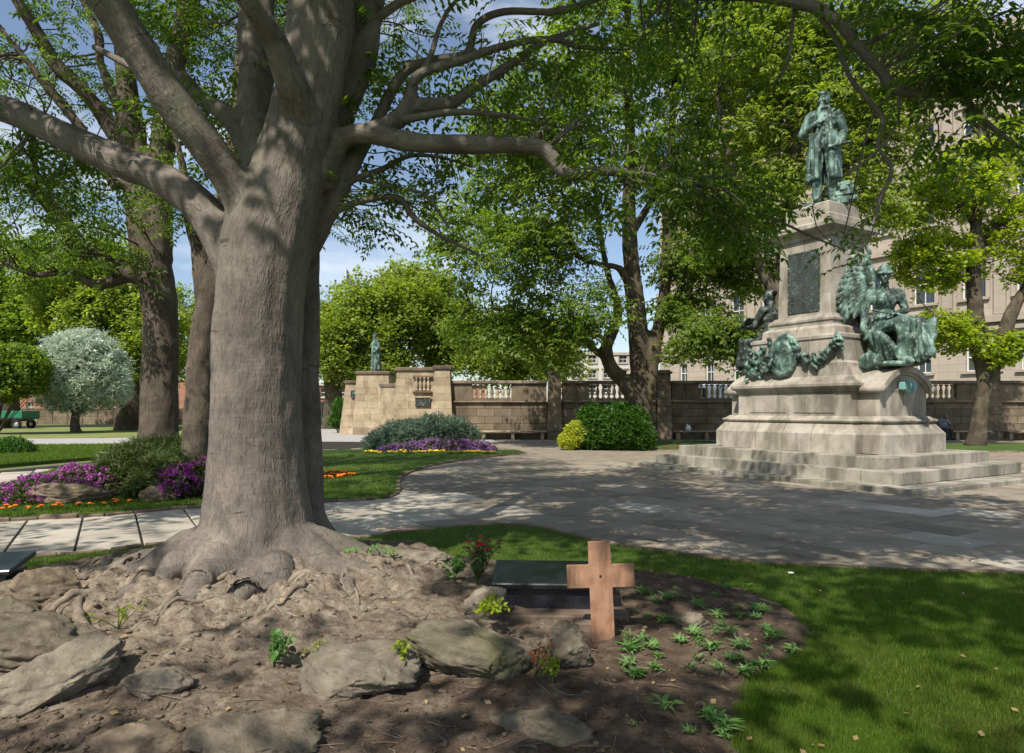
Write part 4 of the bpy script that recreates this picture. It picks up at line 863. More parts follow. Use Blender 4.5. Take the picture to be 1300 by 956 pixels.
# ------------------------------------------------------------------ figures
def folds(me, amp, fr, zlo, zhi, seed, sc=1.0):
    V = vco(me); Nn = vno(me); a = np.arctan2(V[:, 1], V[:, 0]); m = np.clip((zhi - V[:, 2]) / .12 / sc, 0, 1) * np.clip((V[:, 2] - zlo) / .06 / sc, 0, 1)
    q = np.stack([V[:, 0] * fr, V[:, 1] * fr, V[:, 2] * fr * .22], -1); f = fbm(q, seed, 2); f = 1 - np.abs(f) * 2.2
    setco(me, V + Nn * (m * amp * f)[:, None]); return me
def face(mb, c, s=1.0, yaw=0.0, pitch=0.0, beard=0.0):
    R = np.array(Matrix.Rotation(yaw, 3, 'Z') @ Matrix.Rotation(pitch, 3, 'X')); T = lambda p: np.array(c) + R @ (np.array(p) * s)
    mb.ell(c, np.array((.076, .096, .118)) * s, R, 14, 10)
    mb.ell(T((0, -.05, -.06)), np.array((.055, .05, .06)) * s, R)
    mb.cap(T((0, -.092, .02)), T((0, -.118, -.03)), .010 * s, .016 * s, 6)
    mb.cap(T((-.045, -.085, .03)), T((.045, -.085, .03)), .013 * s, .013 * s, 6)
    mb.cap(T((-.02, -.096, -.065)), T((.02, -.096, -.065)), .009 * s, .009 * s, 6)
    mb.ell(T((0, -.09, -.1)), np.array((.025, .022, .02)) * s, R)
    for q in (-1, 1): mb.ell(T((q * .078, .005, -.005)), np.array((.012, .025, .035)) * s, R); mb.ell(T((q * .04, -.075, -.02)), np.array((.028, .025, .03)) * s, R)
    return T, R
def hand(mb, w_, d, s=1.0, curl=.5, side=1, up=(0, 0, 1)):
    d = np.array(d, float); d /= np.linalg.norm(d); l = np.cross(d, up); l /= np.linalg.norm(l); n = np.cross(l, d); w_ = np.array(w_, float)
    mb.ell(w_ + d * .045 * s, np.array((.05, .04, .02)) * s, np.stack([d, l, n], -1))
    for i, ln in enumerate((.07, .08, .075, .06)):
        b = w_ + d * .085 * s + l * (i - 1.5) * .021 * s; k = b + (d - n * curl * .5) * ln * .55 * s; e = k + (d * (1 - curl) - n * curl * 1.3) * ln * .5 * s
        mb.cap(b, k, .0105 * s, .0095 * s, 6); mb.cap(k, e, .0095 * s, .008 * s, 6)
    b = w_ + d * .02 * s + l * side * .03 * s; k = b + (d * .5 + l * side * .6) * .05 * s; mb.cap(b, k, .013 * s, .011 * s, 6); mb.cap(k, k + (d * .8 - n * .3) * .04 * s, .011 * s, .009 * s, 6)
def standing(yaw=-.6, robe=False):
    mb = MB()
    for q, kx, fx in ((-1, -.105, -.10), (1, .11, .125)):
        h = (q * .095, 0, .95); k = (kx, -.05 if q < 0 else -.02, .5); a = (fx * .95, .0 if q < 0 else .05, .09)
        mb.cap(h, k, .098, .075); mb.cap(k, a, .075, .062); mb.cap(a, (fx * 1.15, a[1] - .17, .045), .055, .042); mb.cap((a[0], a[1] + .03, .05), a, .05, .05)
    mb.ell((0, 0, .98), (.175, .125, .16)); mb.ell((0, -.015, 1.15), (.165, .125, .2)); mb.ell((0, -.01, 1.32), (.195, .135, .2))
    mb.cap((-.17, .01, 1.44), (.17, .01, 1.44), .085, .085); mb.cap((0, .01, 1.45), (0, -.01, 1.58), .075, .062)
    T, R = face(mb, (0, -.02, 1.665), 1.0, yaw, .12)
    mb.ell(T((0, .03, .04)), (.088, .098, .1), R); mb.ell(T((0, -.02, .09)), (.08, .085, .045), R)
    for q in (-1, 1): mb.ell(T((q * .07, -.02, -.03)), (.022, .04, .06), R)
    # collar, lapels, waistcoat edge
    mb.cap((-.06, -.07, 1.53), (.06, -.07, 1.53), .03, .03); mb.cap((-.07, -.1, 1.5), (-.1, -.14, 1.1), .028, .022); mb.cap((.07, -.1, 1.5), (.1, -.14, 1.1), .028, .022)
    for k in range(5): mb.ell((.0, -.145, 1.38 - k * .075), (.012, .01, .012), None, 6, 5)
    # coat skirts, open at the front
    for t in np.linspace(math.radians(-62), math.radians(242), 26):
        w1 = .5 + .5 * math.sin(t * 9); r0, r1 = .18, .205 + .04 * w1; hem = .42 if not robe else .1
        mb.cap((r0 * math.cos(t), r0 * .75 * math.sin(t), 1.1), (r1 * math.cos(t), r1 * .85 * math.sin(t) + .03, hem), .045, .035, 8)
    if robe:
        for t in np.linspace(math.radians(180), math.radians(360), 14): mb.cap((.15 * math.cos(t), .11 * math.sin(t), 1.0), (.2 * math.cos(t), .17 * math.sin(t), .12 if math.sin(t * 3) > 0 else .3), .04, .035, 8)
    # bent arm to the lapel, other arm down holding a paper
    mb.cap((-.2, .01, 1.43), (-.32, .05, 1.17), .075, .062); mb.cap((-.32, .05, 1.17), (-.15, -.15, 1.24), .062, .045); hand(mb, (-.15, -.15, 1.24), (.8, -.3, .5), 1, .6, 1, (0, -1, 0))
    mb.cap((.2, .01, 1.43), (.285, .05, 1.15), .078, .065); mb.cap((.285, .05, 1.15), (.24, -.1, .95), .062, .047); hand(mb, (.24, -.1, .95), (-.15, -.4, -.9), 1, .5, -1, (1, 0, 0))
    mb.cap((.08, -.2, .86), (.33, -.17, .9), .022, .022, 8)
    return mb
def statue(name, label, loc, rz, sc, mb, vox, mat, fold=(.014, 9, .1, 1.1), seed=0):
    me = remesh(mb, vox, 1); V = vco(me)
    folds(me, *fold, seed); me.transform(Matrix.Scale(sc, 4))
    t = empty(name, label, 'statue', loc, rz); obj('figure', me, mat, t); return t
t = statue('bronze_statue', 'green bronze standing man in a long coat on top of the tall monument', mon(.08, 0, 6.93), math.radians(-22), 1.66, standing(), .0095, M['bronze'])
mb = MB().box((0, 0, -.05), (1.1, .95, .1), bev=.02); mb.build('base', M['bronze'], t)
for i, (dx, dz, w_, a) in enumerate(((.52, .1, .5, .1), (.5, .24, .44, -.15), (.53, .36, .4, .2), (.5, .47, .3, -.3))): MB().box((dx, -.05, dz), (w_, .36, .12), np.array(Matrix.Rotation(a, 3, 'Z')), .015).build('book', M['bronze'], t)
def seated(wing=True):
    mb = MB(); hx = .21 if wing else .0
    mb.ell((0, 0, .56), (.2, .17, .16)); mb.ell((0, .02, .78), (.155, .12, .2)); mb.ell((0, .0, .98), (.175, .13, .17))
    if wing:
        for q in (-1, 1): mb.ell((q * .075, -.1, .96), (.068, .06, .065))
    mb.cap((-.17, .02, 1.1), (.17, .02, 1.1), .072, .072); mb.cap((0, .01, 1.1), (0, -.01, 1.24), .065, .055)
    # thighs swing to one side, shins down, gown filled out between
    for q, kx, ky, kz in ((-1, hx - .10, -.42, .62), (1, hx + .12, -.40, .58)):
        h = np.array((q * .1, -.02, .54)); k = np.array((kx, ky, kz)); a = np.array((kx * .95 + .03, ky - .02, .1))
        mb.cap(h, k, .12, .095); mb.cap(k, a, .09, .06); mb.cap(a, a + (.03, -.16, -.05), .045, .035); mb.cap(a, a + (.0, -.02, -.05), .05, .045)
    for i in range(26):
        s = i / 25; a = np.array((hx - .16 + .42 * s, -.42 + .06 * math.sin(s * 6), .6)); b = np.array((hx - .1 + .3 * s, -.5 + .16 * math.sin(s * 5 + 1) , .12 + .06 * math.sin(s * 9)))
        k = i % 3 == 0; mb.cap(a + ((0, -.03, .02) if k else (0, 0, 0)), b + ((0, -.04, 0) if k else (0, .02, .03)), .042 if k else .03, .04 if k else .028, 8)
    for i in range(16):
        s = i / 15; mb.cap((-.2 + .05 * s, -.1 - .08 * s, .5), (hx * s - .13, -.1 - .34 * s, .12 + .05 * (i % 2)), .055 if i % 2 else .038, .05 if i % 2 else .03, 8)
    for i in range(12):
        s = i / 11; mb.cap((.18, -.05 - .1 * s, .52), (hx * .9 + .12 + .04 * (i % 2), -.05 - .36 * s, .14 + .05 * (i % 2)), .055 if i % 2 else .038, .05 if i % 2 else .03, 8)
    if wing:  # cloth flying out past the knee
        for i in range(7): s = i / 6; mb.cap((hx + .1, -.34 + .12 * s, .57), (hx + .26 + .03 * s, -.36 + .16 * s, .34 - .12 * s), .04, .025, 8)
    for t in np.linspace(0, 2 * math.pi, 18)[:-1]: mb.cap((.17 * math.cos(t), .13 * math.sin(t), .72), (.2 * math.cos(t + .2), .17 * math.sin(t + .2), .56), .035, .03, 6)
    mb.box((0, .12, .26), (.38, .4, .5), bev=.05)
    mb.box((hx * .5, -.22, .035), (.52, .46, .07), bev=.02)
    if wing:
        T, R = face(mb, (-.01, -.03, 1.36), 1.0, -.15, .18); mb.ell(T((0, .025, .03)), (.1, .115, .125), R, 14, 10); [mb.cap(T((.1 * math.cos(a), .11 * math.sin(a) - .005, .03)), T((.1 * math.cos(a + .4), .11 * math.sin(a + .4) - .005, .03)), .02, .02, 6) for a in np.arange(0, 6.28, .4)]
        mb.cap((-.2, .02, 1.1), (-.285, .0, .82), .066, .056); mb.cap((-.285, .0, .82), (-.27, -.05, .56), .054, .04); hand(mb, (-.27, -.05, .56), (.1, -.1, -1), 1, .4, 1, (1, 0, 0))
        mb.cap((.2, .02, 1.1), (.27, -.03, .83), .066, .056); mb.cap((.27, -.03, .83), (.07, -.22, .76), .05, .038); hand(mb, (.07, -.22, .76), (-1, -.2, -.1), 1, .6, -1)
        for q in (-1, 1): mb.ell((q * .21, .01, 1.02), (.085, .085, .1))
        mb.cap((-.22, -.2, .82), (.3, -.28, .7), .018, .018, 6)
    else:
        T, R = face(mb, (0, -.05, 1.34), 1.0, .2, .3); mb.ell(T((0, .035, .03)), (.09, .1, .11), R, 12, 9); mb.ell(T((0, .13, .02)), (.05, .055, .05), R)
        for q in (-1, 1):
            mb.cap((q * .2, .02, 1.1), (q * .27, -.08, .84), .066, .056); mb.cap((q * .27, -.08, .84), (q * .12, -.36, .86), .05, .038); hand(mb, (q * .12, -.36, .86), (0, -1, .2), 1, .4, -q)
        mb.box((0, -.47, .93), (.42, .3, .04), np.array(Matrix.Rotation(math.radians(35), 3, 'X')), .008)
    return mb
ws = statue('bronze_statue', 'seated winged bronze woman with helmet and flowing gown on the monument arm', mon(-.12, -1.72, 2.6), math.radians(-12), 1.62, seated(True), .0105, M['bronze'], (.034, 8, .06, .74), 3)
def blade(mb, a, b, w_, nrm, th=.018):
    a = np.array(a, float); b = np.array(b, float); d = b - a; L_ = np.linalg.norm(d); d /= L_; n = np.array(nrm, float); n -= d * (n @ d); n /= np.linalg.norm(n); l = np.cross(n, d)
    mb.ell((a + b) / 2, (L_ / 2, w_, th), np.stack([d, l, n], -1), 8, 9)
for side in (-1, 1):
    mb = MB(); ox, oy, oz = (-.34 if side < 0 else -.16), .2, 1.62; ax = np.array((-.80, .25, 0)) if side < 0 else np.array((-.22, .6, 0)); ax /= np.linalg.norm(ax); nr = np.cross(ax, (0, 0, 1)); hgt = .86 if side < 0 else 1.05
    Q = lambda a, b, o=0.0: np.array((ox, oy, oz)) + ax * a + np.array((0, 0, b * hgt)) + nr * o
    for k in range(11):
        s = k / 10; blade(mb, Q(.1 + .25 * s, .75 * (1 - s) + .35), Q(.34 + .34 * math.sin(s * 2.4), 1.35 * (1 - s) ** 1.2 - .55 * s), .075, nr + ax * .1, .02)
    for k in range(9):
        s = k / 8; blade(mb, Q(.05 + .2 * s, .7 * (1 - s) + .2, -.05), Q(.35 + .3 * math.sin(s * 2.6), .95 * (1 - s) - .62 * s, -.06), .08, nr, .025)
    for k in range(8):
        s = k / 7; blade(mb, Q(.0, .6 * (1 - s) + .1, -.1), Q(.22 + .2 * math.sin(s * 2.8), .55 * (1 - s) - .5 * s, -.11), .08, nr, .03)
    mb.cap(Q(0, 0), Q(.12, .8), .11, .07); mb.cap(Q(.12, .8), Q(.4, 1.15), .07, .03)
    mb.build('wing', M['bronze'], ws, True)
mb = MB(); sd2 = lambda c, r: mb.ell(c, (r, .035, r * .9), np.array(Matrix.Rotation(.25, 3, 'X')), 16, 8)
sd2((-.42, -.28, .14), .24); sd2((-.12, -.33, .13), .24); mb.build('scale_pan', M['bronze'], ws, True)
rs = statue('bronze_statue', 'dark seated bronze figure reading an open book at the back of the monument', mon(.05, 1.62, 2.6), TH + math.radians(168), 1.62, seated(False), .016, M['bronze_dark'], (.02, 8, .08, .72), 5)
# ------------------------------------------------------------------ garden wall with seats
YW = 36.0
PX = [(p - CX) / F * YW for p in (704, 843, 982, 1121, 1260, 1400)]
WALL = empty('garden_wall', 'long weathered sandstone garden wall with balustrade panels and piers', 'wall', (12, YW, 0))
def wch(o): return child_fix(o, WALL)
def rough_block(c, s, bev=.012): 
    mb = MB(); mb.box((0, 0, 0), s, bev=bev); return mb.mesh('block'), c
edgesX = [-3.35] + PX
bal = MB().lathe([(.001, 0), (.10, 0), (.10, .06), (.06, .09), (.055, .12), (.085, .22), (.10, .32), (.085, .44), (.05, .56), (.045, .62), (.075, .66), (.10, .69), (.10, .75), (.001, .75)], k=10).mesh('baluster', True); bal.materials.append(M['pier'])
rw = random.Random(4)
wch(MB().box(((PX[-1] - 3.35) / 2, YW + .3, 1.0), (PX[-1] + 3.35, .4, 2.02)).build('core', M['wall_dark']))
for i in range(len(edgesX) - 1):
    x0, x1 = edgesX[i] + (.42 if i else .0), edgesX[i + 1] - .42; Ln = x1 - x0
    for ci, (z0, z1) in enumerate(((0, .44), (.44, .84), (.84, 1.24), (1.24, 1.64), (1.64, 1.96))):
        x = x0; first = True
        while x < x1 - .05:
            l = .95 if not (first and ci % 2) else .5; first = False; l = min(l, x1 - x); l = x1 - x if x1 - x - l < .3 else l
            me = MB().box((0, 0, 0), (l - .014, .2, z1 - z0 - .012), bev=.012).mesh('block'); wch(obj('block', me, M['wall'], None, (x + l / 2, YW + .1 + rw.uniform(-.012, .008), (z0 + z1) / 2))); x += l
    wch(MB().box(((x0 + x1) / 2, YW + .1, 2.02), (Ln - .004, .52, .1), bev=.03).build('string_course', M['wall']))
    mid = (x0 + x1) / 2 + (-.35 if i == 0 else 0); bw = 1.05
    for a, b in ((x0, mid - bw), (mid + bw, x1)):
        n = max(1, round((b - a) / .9))
        for k in range(n):
            me = MB().box((0, 0, 0), ((b - a) / n - .012, .36, .9), bev=.012).mesh('parapet_block'); wch(obj('parapet_block', me, M['wall'], None, (a + (b - a) * (k + .5) / n, YW + .2 + rw.uniform(-.01, .01), 2.53)))
    wch(MB().box((mid, YW + .2, 2.14), (2 * bw - .01, .3, .14)).build('rail', M['wall']))
    for k in range(7): wch(obj('baluster', bal, None, None, (mid - bw + .15 + k * (2 * bw - .3) / 6, YW + .2, 2.21)))
    n = 4
    for k in range(n): wch(MB().box((x0 + Ln * (k + .5) / n, YW + .2, 3.07), (Ln / n - .01, .62, .17), bev=.03).build('coping', M['wall']))
    # stone seat in the bay
    bx = (x0 + x1) / 2; B = empty('stone_bench', 'low stone wall seat ' + ('beside the blue-green mounded shrub', 'half hidden behind the rounded dark green shrub', 'with the white carrier bag on it', 'hidden behind the monument plinth', 'where the person in blue shirt sits', 'past the sparse spring tree, away from the person')[i], 'bench', (bx, YW - .35, 0), 0, 'stone seats along the garden wall')
    for k in range(3): MB().box((-Ln / 2 + Ln * (k + .5) / 3, 0, .44), (Ln / 3 - .012, .5, .08), bev=.015).build('seat', M['pier'], B)
    for k in range(4): MB().box((-Ln / 2 + .25 + (Ln - .5) * k / 3, .05, .2), (.18, .36, .4), bev=.012).build('leg', M['pier'], B)
for x in PX[:-1]:
    z = 0
    for k in range(8):
        h = .44; wch(MB().box((x, YW + .15, z + h / 2), (.84 - .03 * k, .8 - .02 * k, h - .01), bev=.012).build('pier_block', M['wall'])); z += h
    wch(MB().box((x, YW + .15, z + .06), (.80, .85, .12), bev=.03).build('pier_cap', M['wall'])); wch(MB().box((x, YW + .15, z + .16), (.62, .66, .1), bev=.03).build('pier_cap', M['wall']))
# ---- entrance piers at the wall's left end
def tapered(name, label, cx, cy, hx, hy, z1, batter, courses, caph=.18, mat='pier'):
    t = empty(name, label, 'pier', (cx, cy, 0)); MB().box((0, 0, z1 / 2), (1.6 * hx, 1.6 * hy, z1 - .05)).build('core', M['wall_dark'], t)
    for k in range(courses):
        a, b = z1 * k / courses, z1 * (k + 1) / courses; o0 = batter * (1 - k / courses); o1 = batter * (1 - (k + 1) / courses)
        molded(rect(hx, hy), [(o0, a + .003), (o1, b - .005)], .8 + .3 * (k % 2), 'block', M[mat], t, .2, .005, .5 * (k % 2))
    molded(rect(hx, hy), [(0, z1), (.10, z1 + .05), (.12, z1 + caph), (0, z1 + caph + .05)], 3, 'cap', M['wall'], t, hx * .9)
    return t
tapered('stone_pier', 'narrow battered stone pier ending the garden wall', -3.72, 36.2, .40, .55, 3.72, .22, 9)
tp = tapered('stone_pier', 'broad battered stone pier with small dark panel for a niche beside the wall end', -5.45, 38.6, 1.05, .9, 3.75, .2, 9)
MB().box((.45, -1.08, 2.0), (.85, .06, .5), bev=.02).build('dark_panel', M['bronze_dark'], tp); MB().box((.45, -1.12, 2.3), (1.0, .12, .08), bev=.02).build('niche_lintel', M['pier'], tp)  # flat dark plate stands in for the shade of a niche recess
for k in range(4): obj('baluster', bal, None, tp, (.1 + .22 * k, -1.0, 2.65))
MB().box((.43, -1.0, 3.46), (1.1, .22, .12), bev=.02).build('niche_coping', M['wall'], tp); MB().box((.43, -1.02, 2.58), (1.1, .25, .1), bev=.02).build('niche_sill', M['wall'], tp)
ta = tapered('stone_pier', 'stone pier carrying the far green statue at the garden entrance', -8.95, 44, 1.02, 1.0, 3.85, .22, 9)
tb = tapered('stone_pier', 'battered stone buttress left of the far statue pier', -10.45, 45.2, .55, .9, 3.3, .35, 8)
MB().box((.05, -1.1, 2.6), (.45, .06, .5)).build('dark_panel', M['bronze_dark'], tb)  # flat dark plate on the face, no recess behind it
mb_w = empty('garden_wall', 'short recessed stone wall between the two entrance piers', 'wall', (-7.2, 41.5, 0))
molded(rect(.9, .3), [(0, 0), (0, 3.0)], .9, 'block', M['pier'], mb_w, .25); molded(rect(.9, .3), [(.06, 3.0), (.08, 3.15), (0, 3.2)], 2, 'coping', M['wall'], mb_w, .28)
statue('bronze_statue', 'distant green bronze robed man standing on the entrance pier', (-8.95, 43.9, 4.08), math.radians(-55), 1.42, standing(-.3, True), .02, M['bronze'], (.02, 8, .1, 1.1), 8)

# ------------------------------------------------------------------ big classical building behind
M['ashlar'] = stone('ashlar_facade', [(.42, .34, .255), (.50, .41, .315), (.56, .47, .37)], .5, (.30, .235, .175), .5, .06, .9, .2, 6)
M['ashlar_trim'] = stone('facade_trim', [(.30, .255, .205), (.37, .32, .26)], .6, (.28, .22, .165), .5, .06, .9, .2, 6)
M['glass'] = plain('window_glass', (.03, .04, .05), .08, 0, .3, .8, .8)
M['white_paint'] = plain('white_frame', (.62, .61, .57), .5)
m__, t__, b__, o__ = nodes('ashlar_blocks')
br = N(t__, 'TexBrick', Scale=1.0); br.inputs['Color1'].default_value = (.33, .28, .23, 1); br.inputs['Color2'].default_value = (.38, .325, .27, 1); br.inputs['Mortar'].default_value = (.22, .18, .14, 1); br.inputs['Mortar Size'].default_value = .012; br.inputs['Brick Width'].default_value = 1.3; br.inputs['Row Height'].default_value = .55
tcx = N(t__, 'TexCoord'); mpx = N(t__, 'Mapping'); mpx.inputs['Rotation'].default_value = (math.radians(-90), 0, 0); t__.links.new(tcx.outputs['Object'], mpx.inputs['Vector']); t__.links.new(mpx.outputs[0], br.inputs['Vector'])
cc = mixc(t__, br.outputs['Color'], (.32, .25, .18), ramp(t__, noise(t__, coord(t__, (1, 1, .4)), .5, 6), [(0, 0, 0), (.55,) * 3], .5, .75)); t__.links.new(cc, b__.inputs['Base Color']); b__.inputs['Roughness'].default_value = .9; bump(t__, b__, br.outputs['Fac'], .25, .03)
M['ashlar_blocks'] = m__
def facade(name, label, org, rz, length, height, rows, mats, depth=12, pil=None, bands=(), roof=None):
    """rows: list of (z0, z1, half width, [centre s ...])"""
    t = empty(name, label, 'building', org, rz); mb = MB()
    zs = sorted({0., height} | {r[0] for r in rows} | {r[1] for r in rows})
    for z0, z1 in zip(zs[:-1], zs[1:]):
        cuts = [0.]
        for r in rows:
            if abs(r[0] - z0) < 1e-6:
                for c in r[3]: cuts += [c - r[2], c + r[2]]
        cuts.append(length)
        for a, b in zip(cuts[::2], cuts[1::2]):
            if b > a: mb.box(((a + b) / 2, .4, (z0 + z1) / 2), (b - a, .8, z1 - z0))
    mb.box((length / 2, depth / 2 + .4, height / 2), (length - .1, depth - .8, height - .02))
    mb.build('wall', mats[0], t)
    for z0, z1, hw, cs in rows:
        for c in cs:
            wnd = MB(); 
            for x in (-hw + .04, hw - .04): wnd.box((x, .3, 0), (.08, .1, z1 - z0))
            for z in (-(z1 - z0) / 2 + .04, 0, (z1 - z0) / 2 - .04): wnd.box((0, .305, z), (2 * hw - .16, .09, .08))
            wnd.box((0, .31, 0), (.05, .07, z1 - z0 - .16))
            o = wnd.build('window', M['white_paint'], t, loc=(c, 0, (z0 + z1) / 2))
            MB().box((0, .4, 0), (2 * hw - .02, .04, z1 - z0 - .02)).build('pane', M['glass'], o)
            MB().box((0, -.06, -(z1 - z0) / 2 - .1), (2 * hw + .5, .3, .18)).build('sill', mats[1], o)
            if hw > .6:
                for x in (-hw - .15, hw + .15): MB().box((x, -.04, 0), (.26, .12, z1 - z0 + .1)).build('architrave', mats[1], o)
                MB().box((0, -.08, (z1 - z0) / 2 + .25), (2 * hw + .9, .3, .3)).build('hood', mats[1], o)
    for z0, z1, pr in bands: MB().box((length / 2, -pr / 2 + .005, (z0 + z1) / 2), (length + 2 * pr, pr, z1 - z0)).build('cornice', mats[1], t)
    for z0, z1, wd, cs in pil or ():
        for c in cs: MB().box((c, -.12, (z0 + z1) / 2), (wd, .26, z1 - z0)).build('pilaster', mats[1], t)
    return t
fa = math.atan2(-.817, .577); cs = [3.2 + 3.3 * k for k in range(13)]
facade('stone_building', 'huge buff stone classical building with tall sash windows behind the garden wall', (15.9, 72, -.05), fa, 47, 28.5,
  [(4.4, 6.4, .5, cs), (9.6, 12.6, .75, cs), (15.5, 18.6, .75, cs), (21.2, 23.2, .7, cs)], (M['ashlar_blocks'], M['ashlar_trim']), 18,
  [(8.3, 25.2, .7, [4.85 + 3.3 * k for k in range(12)])], ((7.2, 7.5, .25), (7.75, 8.25, .45), (13.7, 14.1, .3), (25.3, 26.0, .4), (26.3, 27.1, .9), (27.2, 28.5, .3)))
# far buildings
M['brick'] = stone('red_brick', [(.25, .12, .08), (.34, .17, .12)], .8, (.18, .10, .07), .4, .1, .9, .2, 10)
M['pale'] = stone('pale_render', [(.42, .40, .37), (.5, .48, .44)], .4, None, 0, 0, .9, .2, 5)
c1 = [2 + 3 * k for k in range(12)]
facade('brick_building', 'low red brick terrace far beyond the garden entrance', (-42, 100, 0), 0, 38, 5.5, [(1.2, 2.8, .6, c1), (3.5, 4.8, .6, c1)], (M['brick'], M['pale']), 8, None, ((5.2, 5.6, .3),))
facade('brick_building', 'long red brick terrace far off behind the dark twin-stemmed tree', (-100, 105, 0), 0, 52, 6.5, [(1.2, 2.8, .6, [2 + 3.2 * k for k in range(15)]), (3.9, 5.3, .6, [2 + 3.2 * k for k in range(15)])], (M['brick'], M['pale']), 8, None, ((6.2, 6.6, .3),))
facade('pale_building', 'pale distant office block glimpsed left of the classical building', (8, 135, 0), 0, 20, 13, [(2 + 3 * k, 3.6 + 3 * k, .8, [2 + 3.1 * j for j in range(6)]) for k in range(4)], (M['pale'], M['ashlar_trim']), 10, None, ((12.6, 13.1, .3),))
FW = empty('boundary_wall', 'dark low boundary wall behind the far lawn', 'wall', (-45, 71, 0))
for k in range(30):
    for z in (0, 1): MB().box((-22 + 1.6 * k, 0, .4 + .8 * z), (1.57, .4, .78), bev=.03).build('block', M['wall'], FW)
MB().box((1.5, 0, 1.68), (48.6, .55, .14), bev=.03).build('coping', M['wall'], FW)
# ------------------------------------------------------------------ background trees
SPB = [spray(9, .36, .14, s, 1.25) for s in (11, 12, 13)]
def bg_tree(label, px, py, d, h_lobes, mat, n, seed, lsz=(.6, .95), name='broadleaf_tree', tw=22, group='trees beyond the garden'):
    b = P(px, py, d); b[2] = 0; top = max(P(*l[0], d)[2] for l in h_lobes)
    tr = cr(np.array([[b[0], b[1], -.1, tw / 2 * d / F * 1.3], [b[0] + .1, b[1], top * .25, tw / 2 * d / F], [b[0] - .15, b[1], top * .5, tw / 2 * d / F * .75], [b[0] + .1, b[1] + .1, top * .95, tw / 2 * d / F * .25]]), 5)
    n = n * 1.3; h_lobes = [(c, rx, rz, dy, int(k * 1.5)) for c, rx, rz, dy, k in h_lobes]
    lob = [(P(*c, d) + np.array([0, dy, 0]), (rx * d / F, (rx + rz) / 2 * d / F, rz * d / F), k) for (c, rx, rz, dy, k) in h_lobes]
    return tree(name, label, [tr], [], lob, (b[0], b[1], 0), (M['bark_far'], mat), n, .45, lsz, SPB, .1, seed, group, .12, .35, .5, False)
bg_tree('bright spreading tree behind the far bronze statue', 422, 545, 56, [((450, 420), 55, 62, 0, 60), ((415, 440), 30, 50, -1, 25), ((500, 390), 60, 55, 1, 60), ((475, 460), 60, 30, 0, 40)], M['leaf_bright'], 16, 21)
bg_tree('tall yellow-green tree rising behind the broad entrance pier', 550, 540, 60, [((545, 400), 55, 62, 0, 70), ((590, 430), 50, 45, 0, 45), ((520, 360), 35, 28, 0, 25)], M['leaf_bright'], 16, 22)
bg_tree('sunlit tree showing over the balustrade beside the large many-limbed tree', 660, 540, 52, [((650, 440), 50, 42, 0, 55), ((700, 450), 50, 30, 0, 45), ((620, 455), 35, 25, 0, 25)], M['leaf_bright'], 15, 23, (.55, .85))
bg_tree('dark-trunked tree with bright leaves beside the silver-leaved tree', 165, 545, 52, [((150, 400), 60, 70, 0, 90), ((90, 370), 60, 60, 0, 70), ((200, 430), 45, 55, 0, 45), ((135, 330), 45, 40, 0, 30)], M['leaf_bright'], 16, 24, tw=30)
bg_tree('bright green tree standing behind the rounded green shrub', 10, 545, 58, [((20, 370), 70, 75, 0, 95), ((-40, 400), 60, 70, 0, 60), ((60, 420), 55, 50, 0, 50)], M['leaf_mid'], 16, 25)
bg_tree('bright green tree seen between the two leaning trunks', 262, 545, 64, [((255, 430), 40, 75, 0, 60), ((300, 420), 50, 60, 0, 45)], M['leaf_bright'], 15, 26)
bg_tree('leafy tree far behind the huge grey trunk', 350, 545, 66, [((350, 440), 60, 60, 0, 50)], M['leaf_mid'], 14, 27)
# flag on its pole beyond the trees
fl = empty('flagpole', 'thin white flagpole with dark purple flag above the distant trees', 'flagpole', P(439, 545, 75) * np.array([1, 1, 0]))
ft = P(439, 337, 75)[2]; MB().tube([(0, 0, 0), (0, 0, ft)], [.12, .06], 8).build('pole', M['white_paint'], fl)
mbf = MB(); Vf = [[.1 + .16 * i, .25 * math.sin(i * .9), ft - .4 - j * .3 - .28 * i] for i in range(8) for j in range(6)]; mbf.add(Vf, [[i * 6 + j, i * 6 + j + 1, i * 6 + j + 7, i * 6 + j + 6] for i in range(7) for j in range(5)])
mbf.build('flag', plain('flag_cloth', (.09, .06, .20), .8), fl, True)

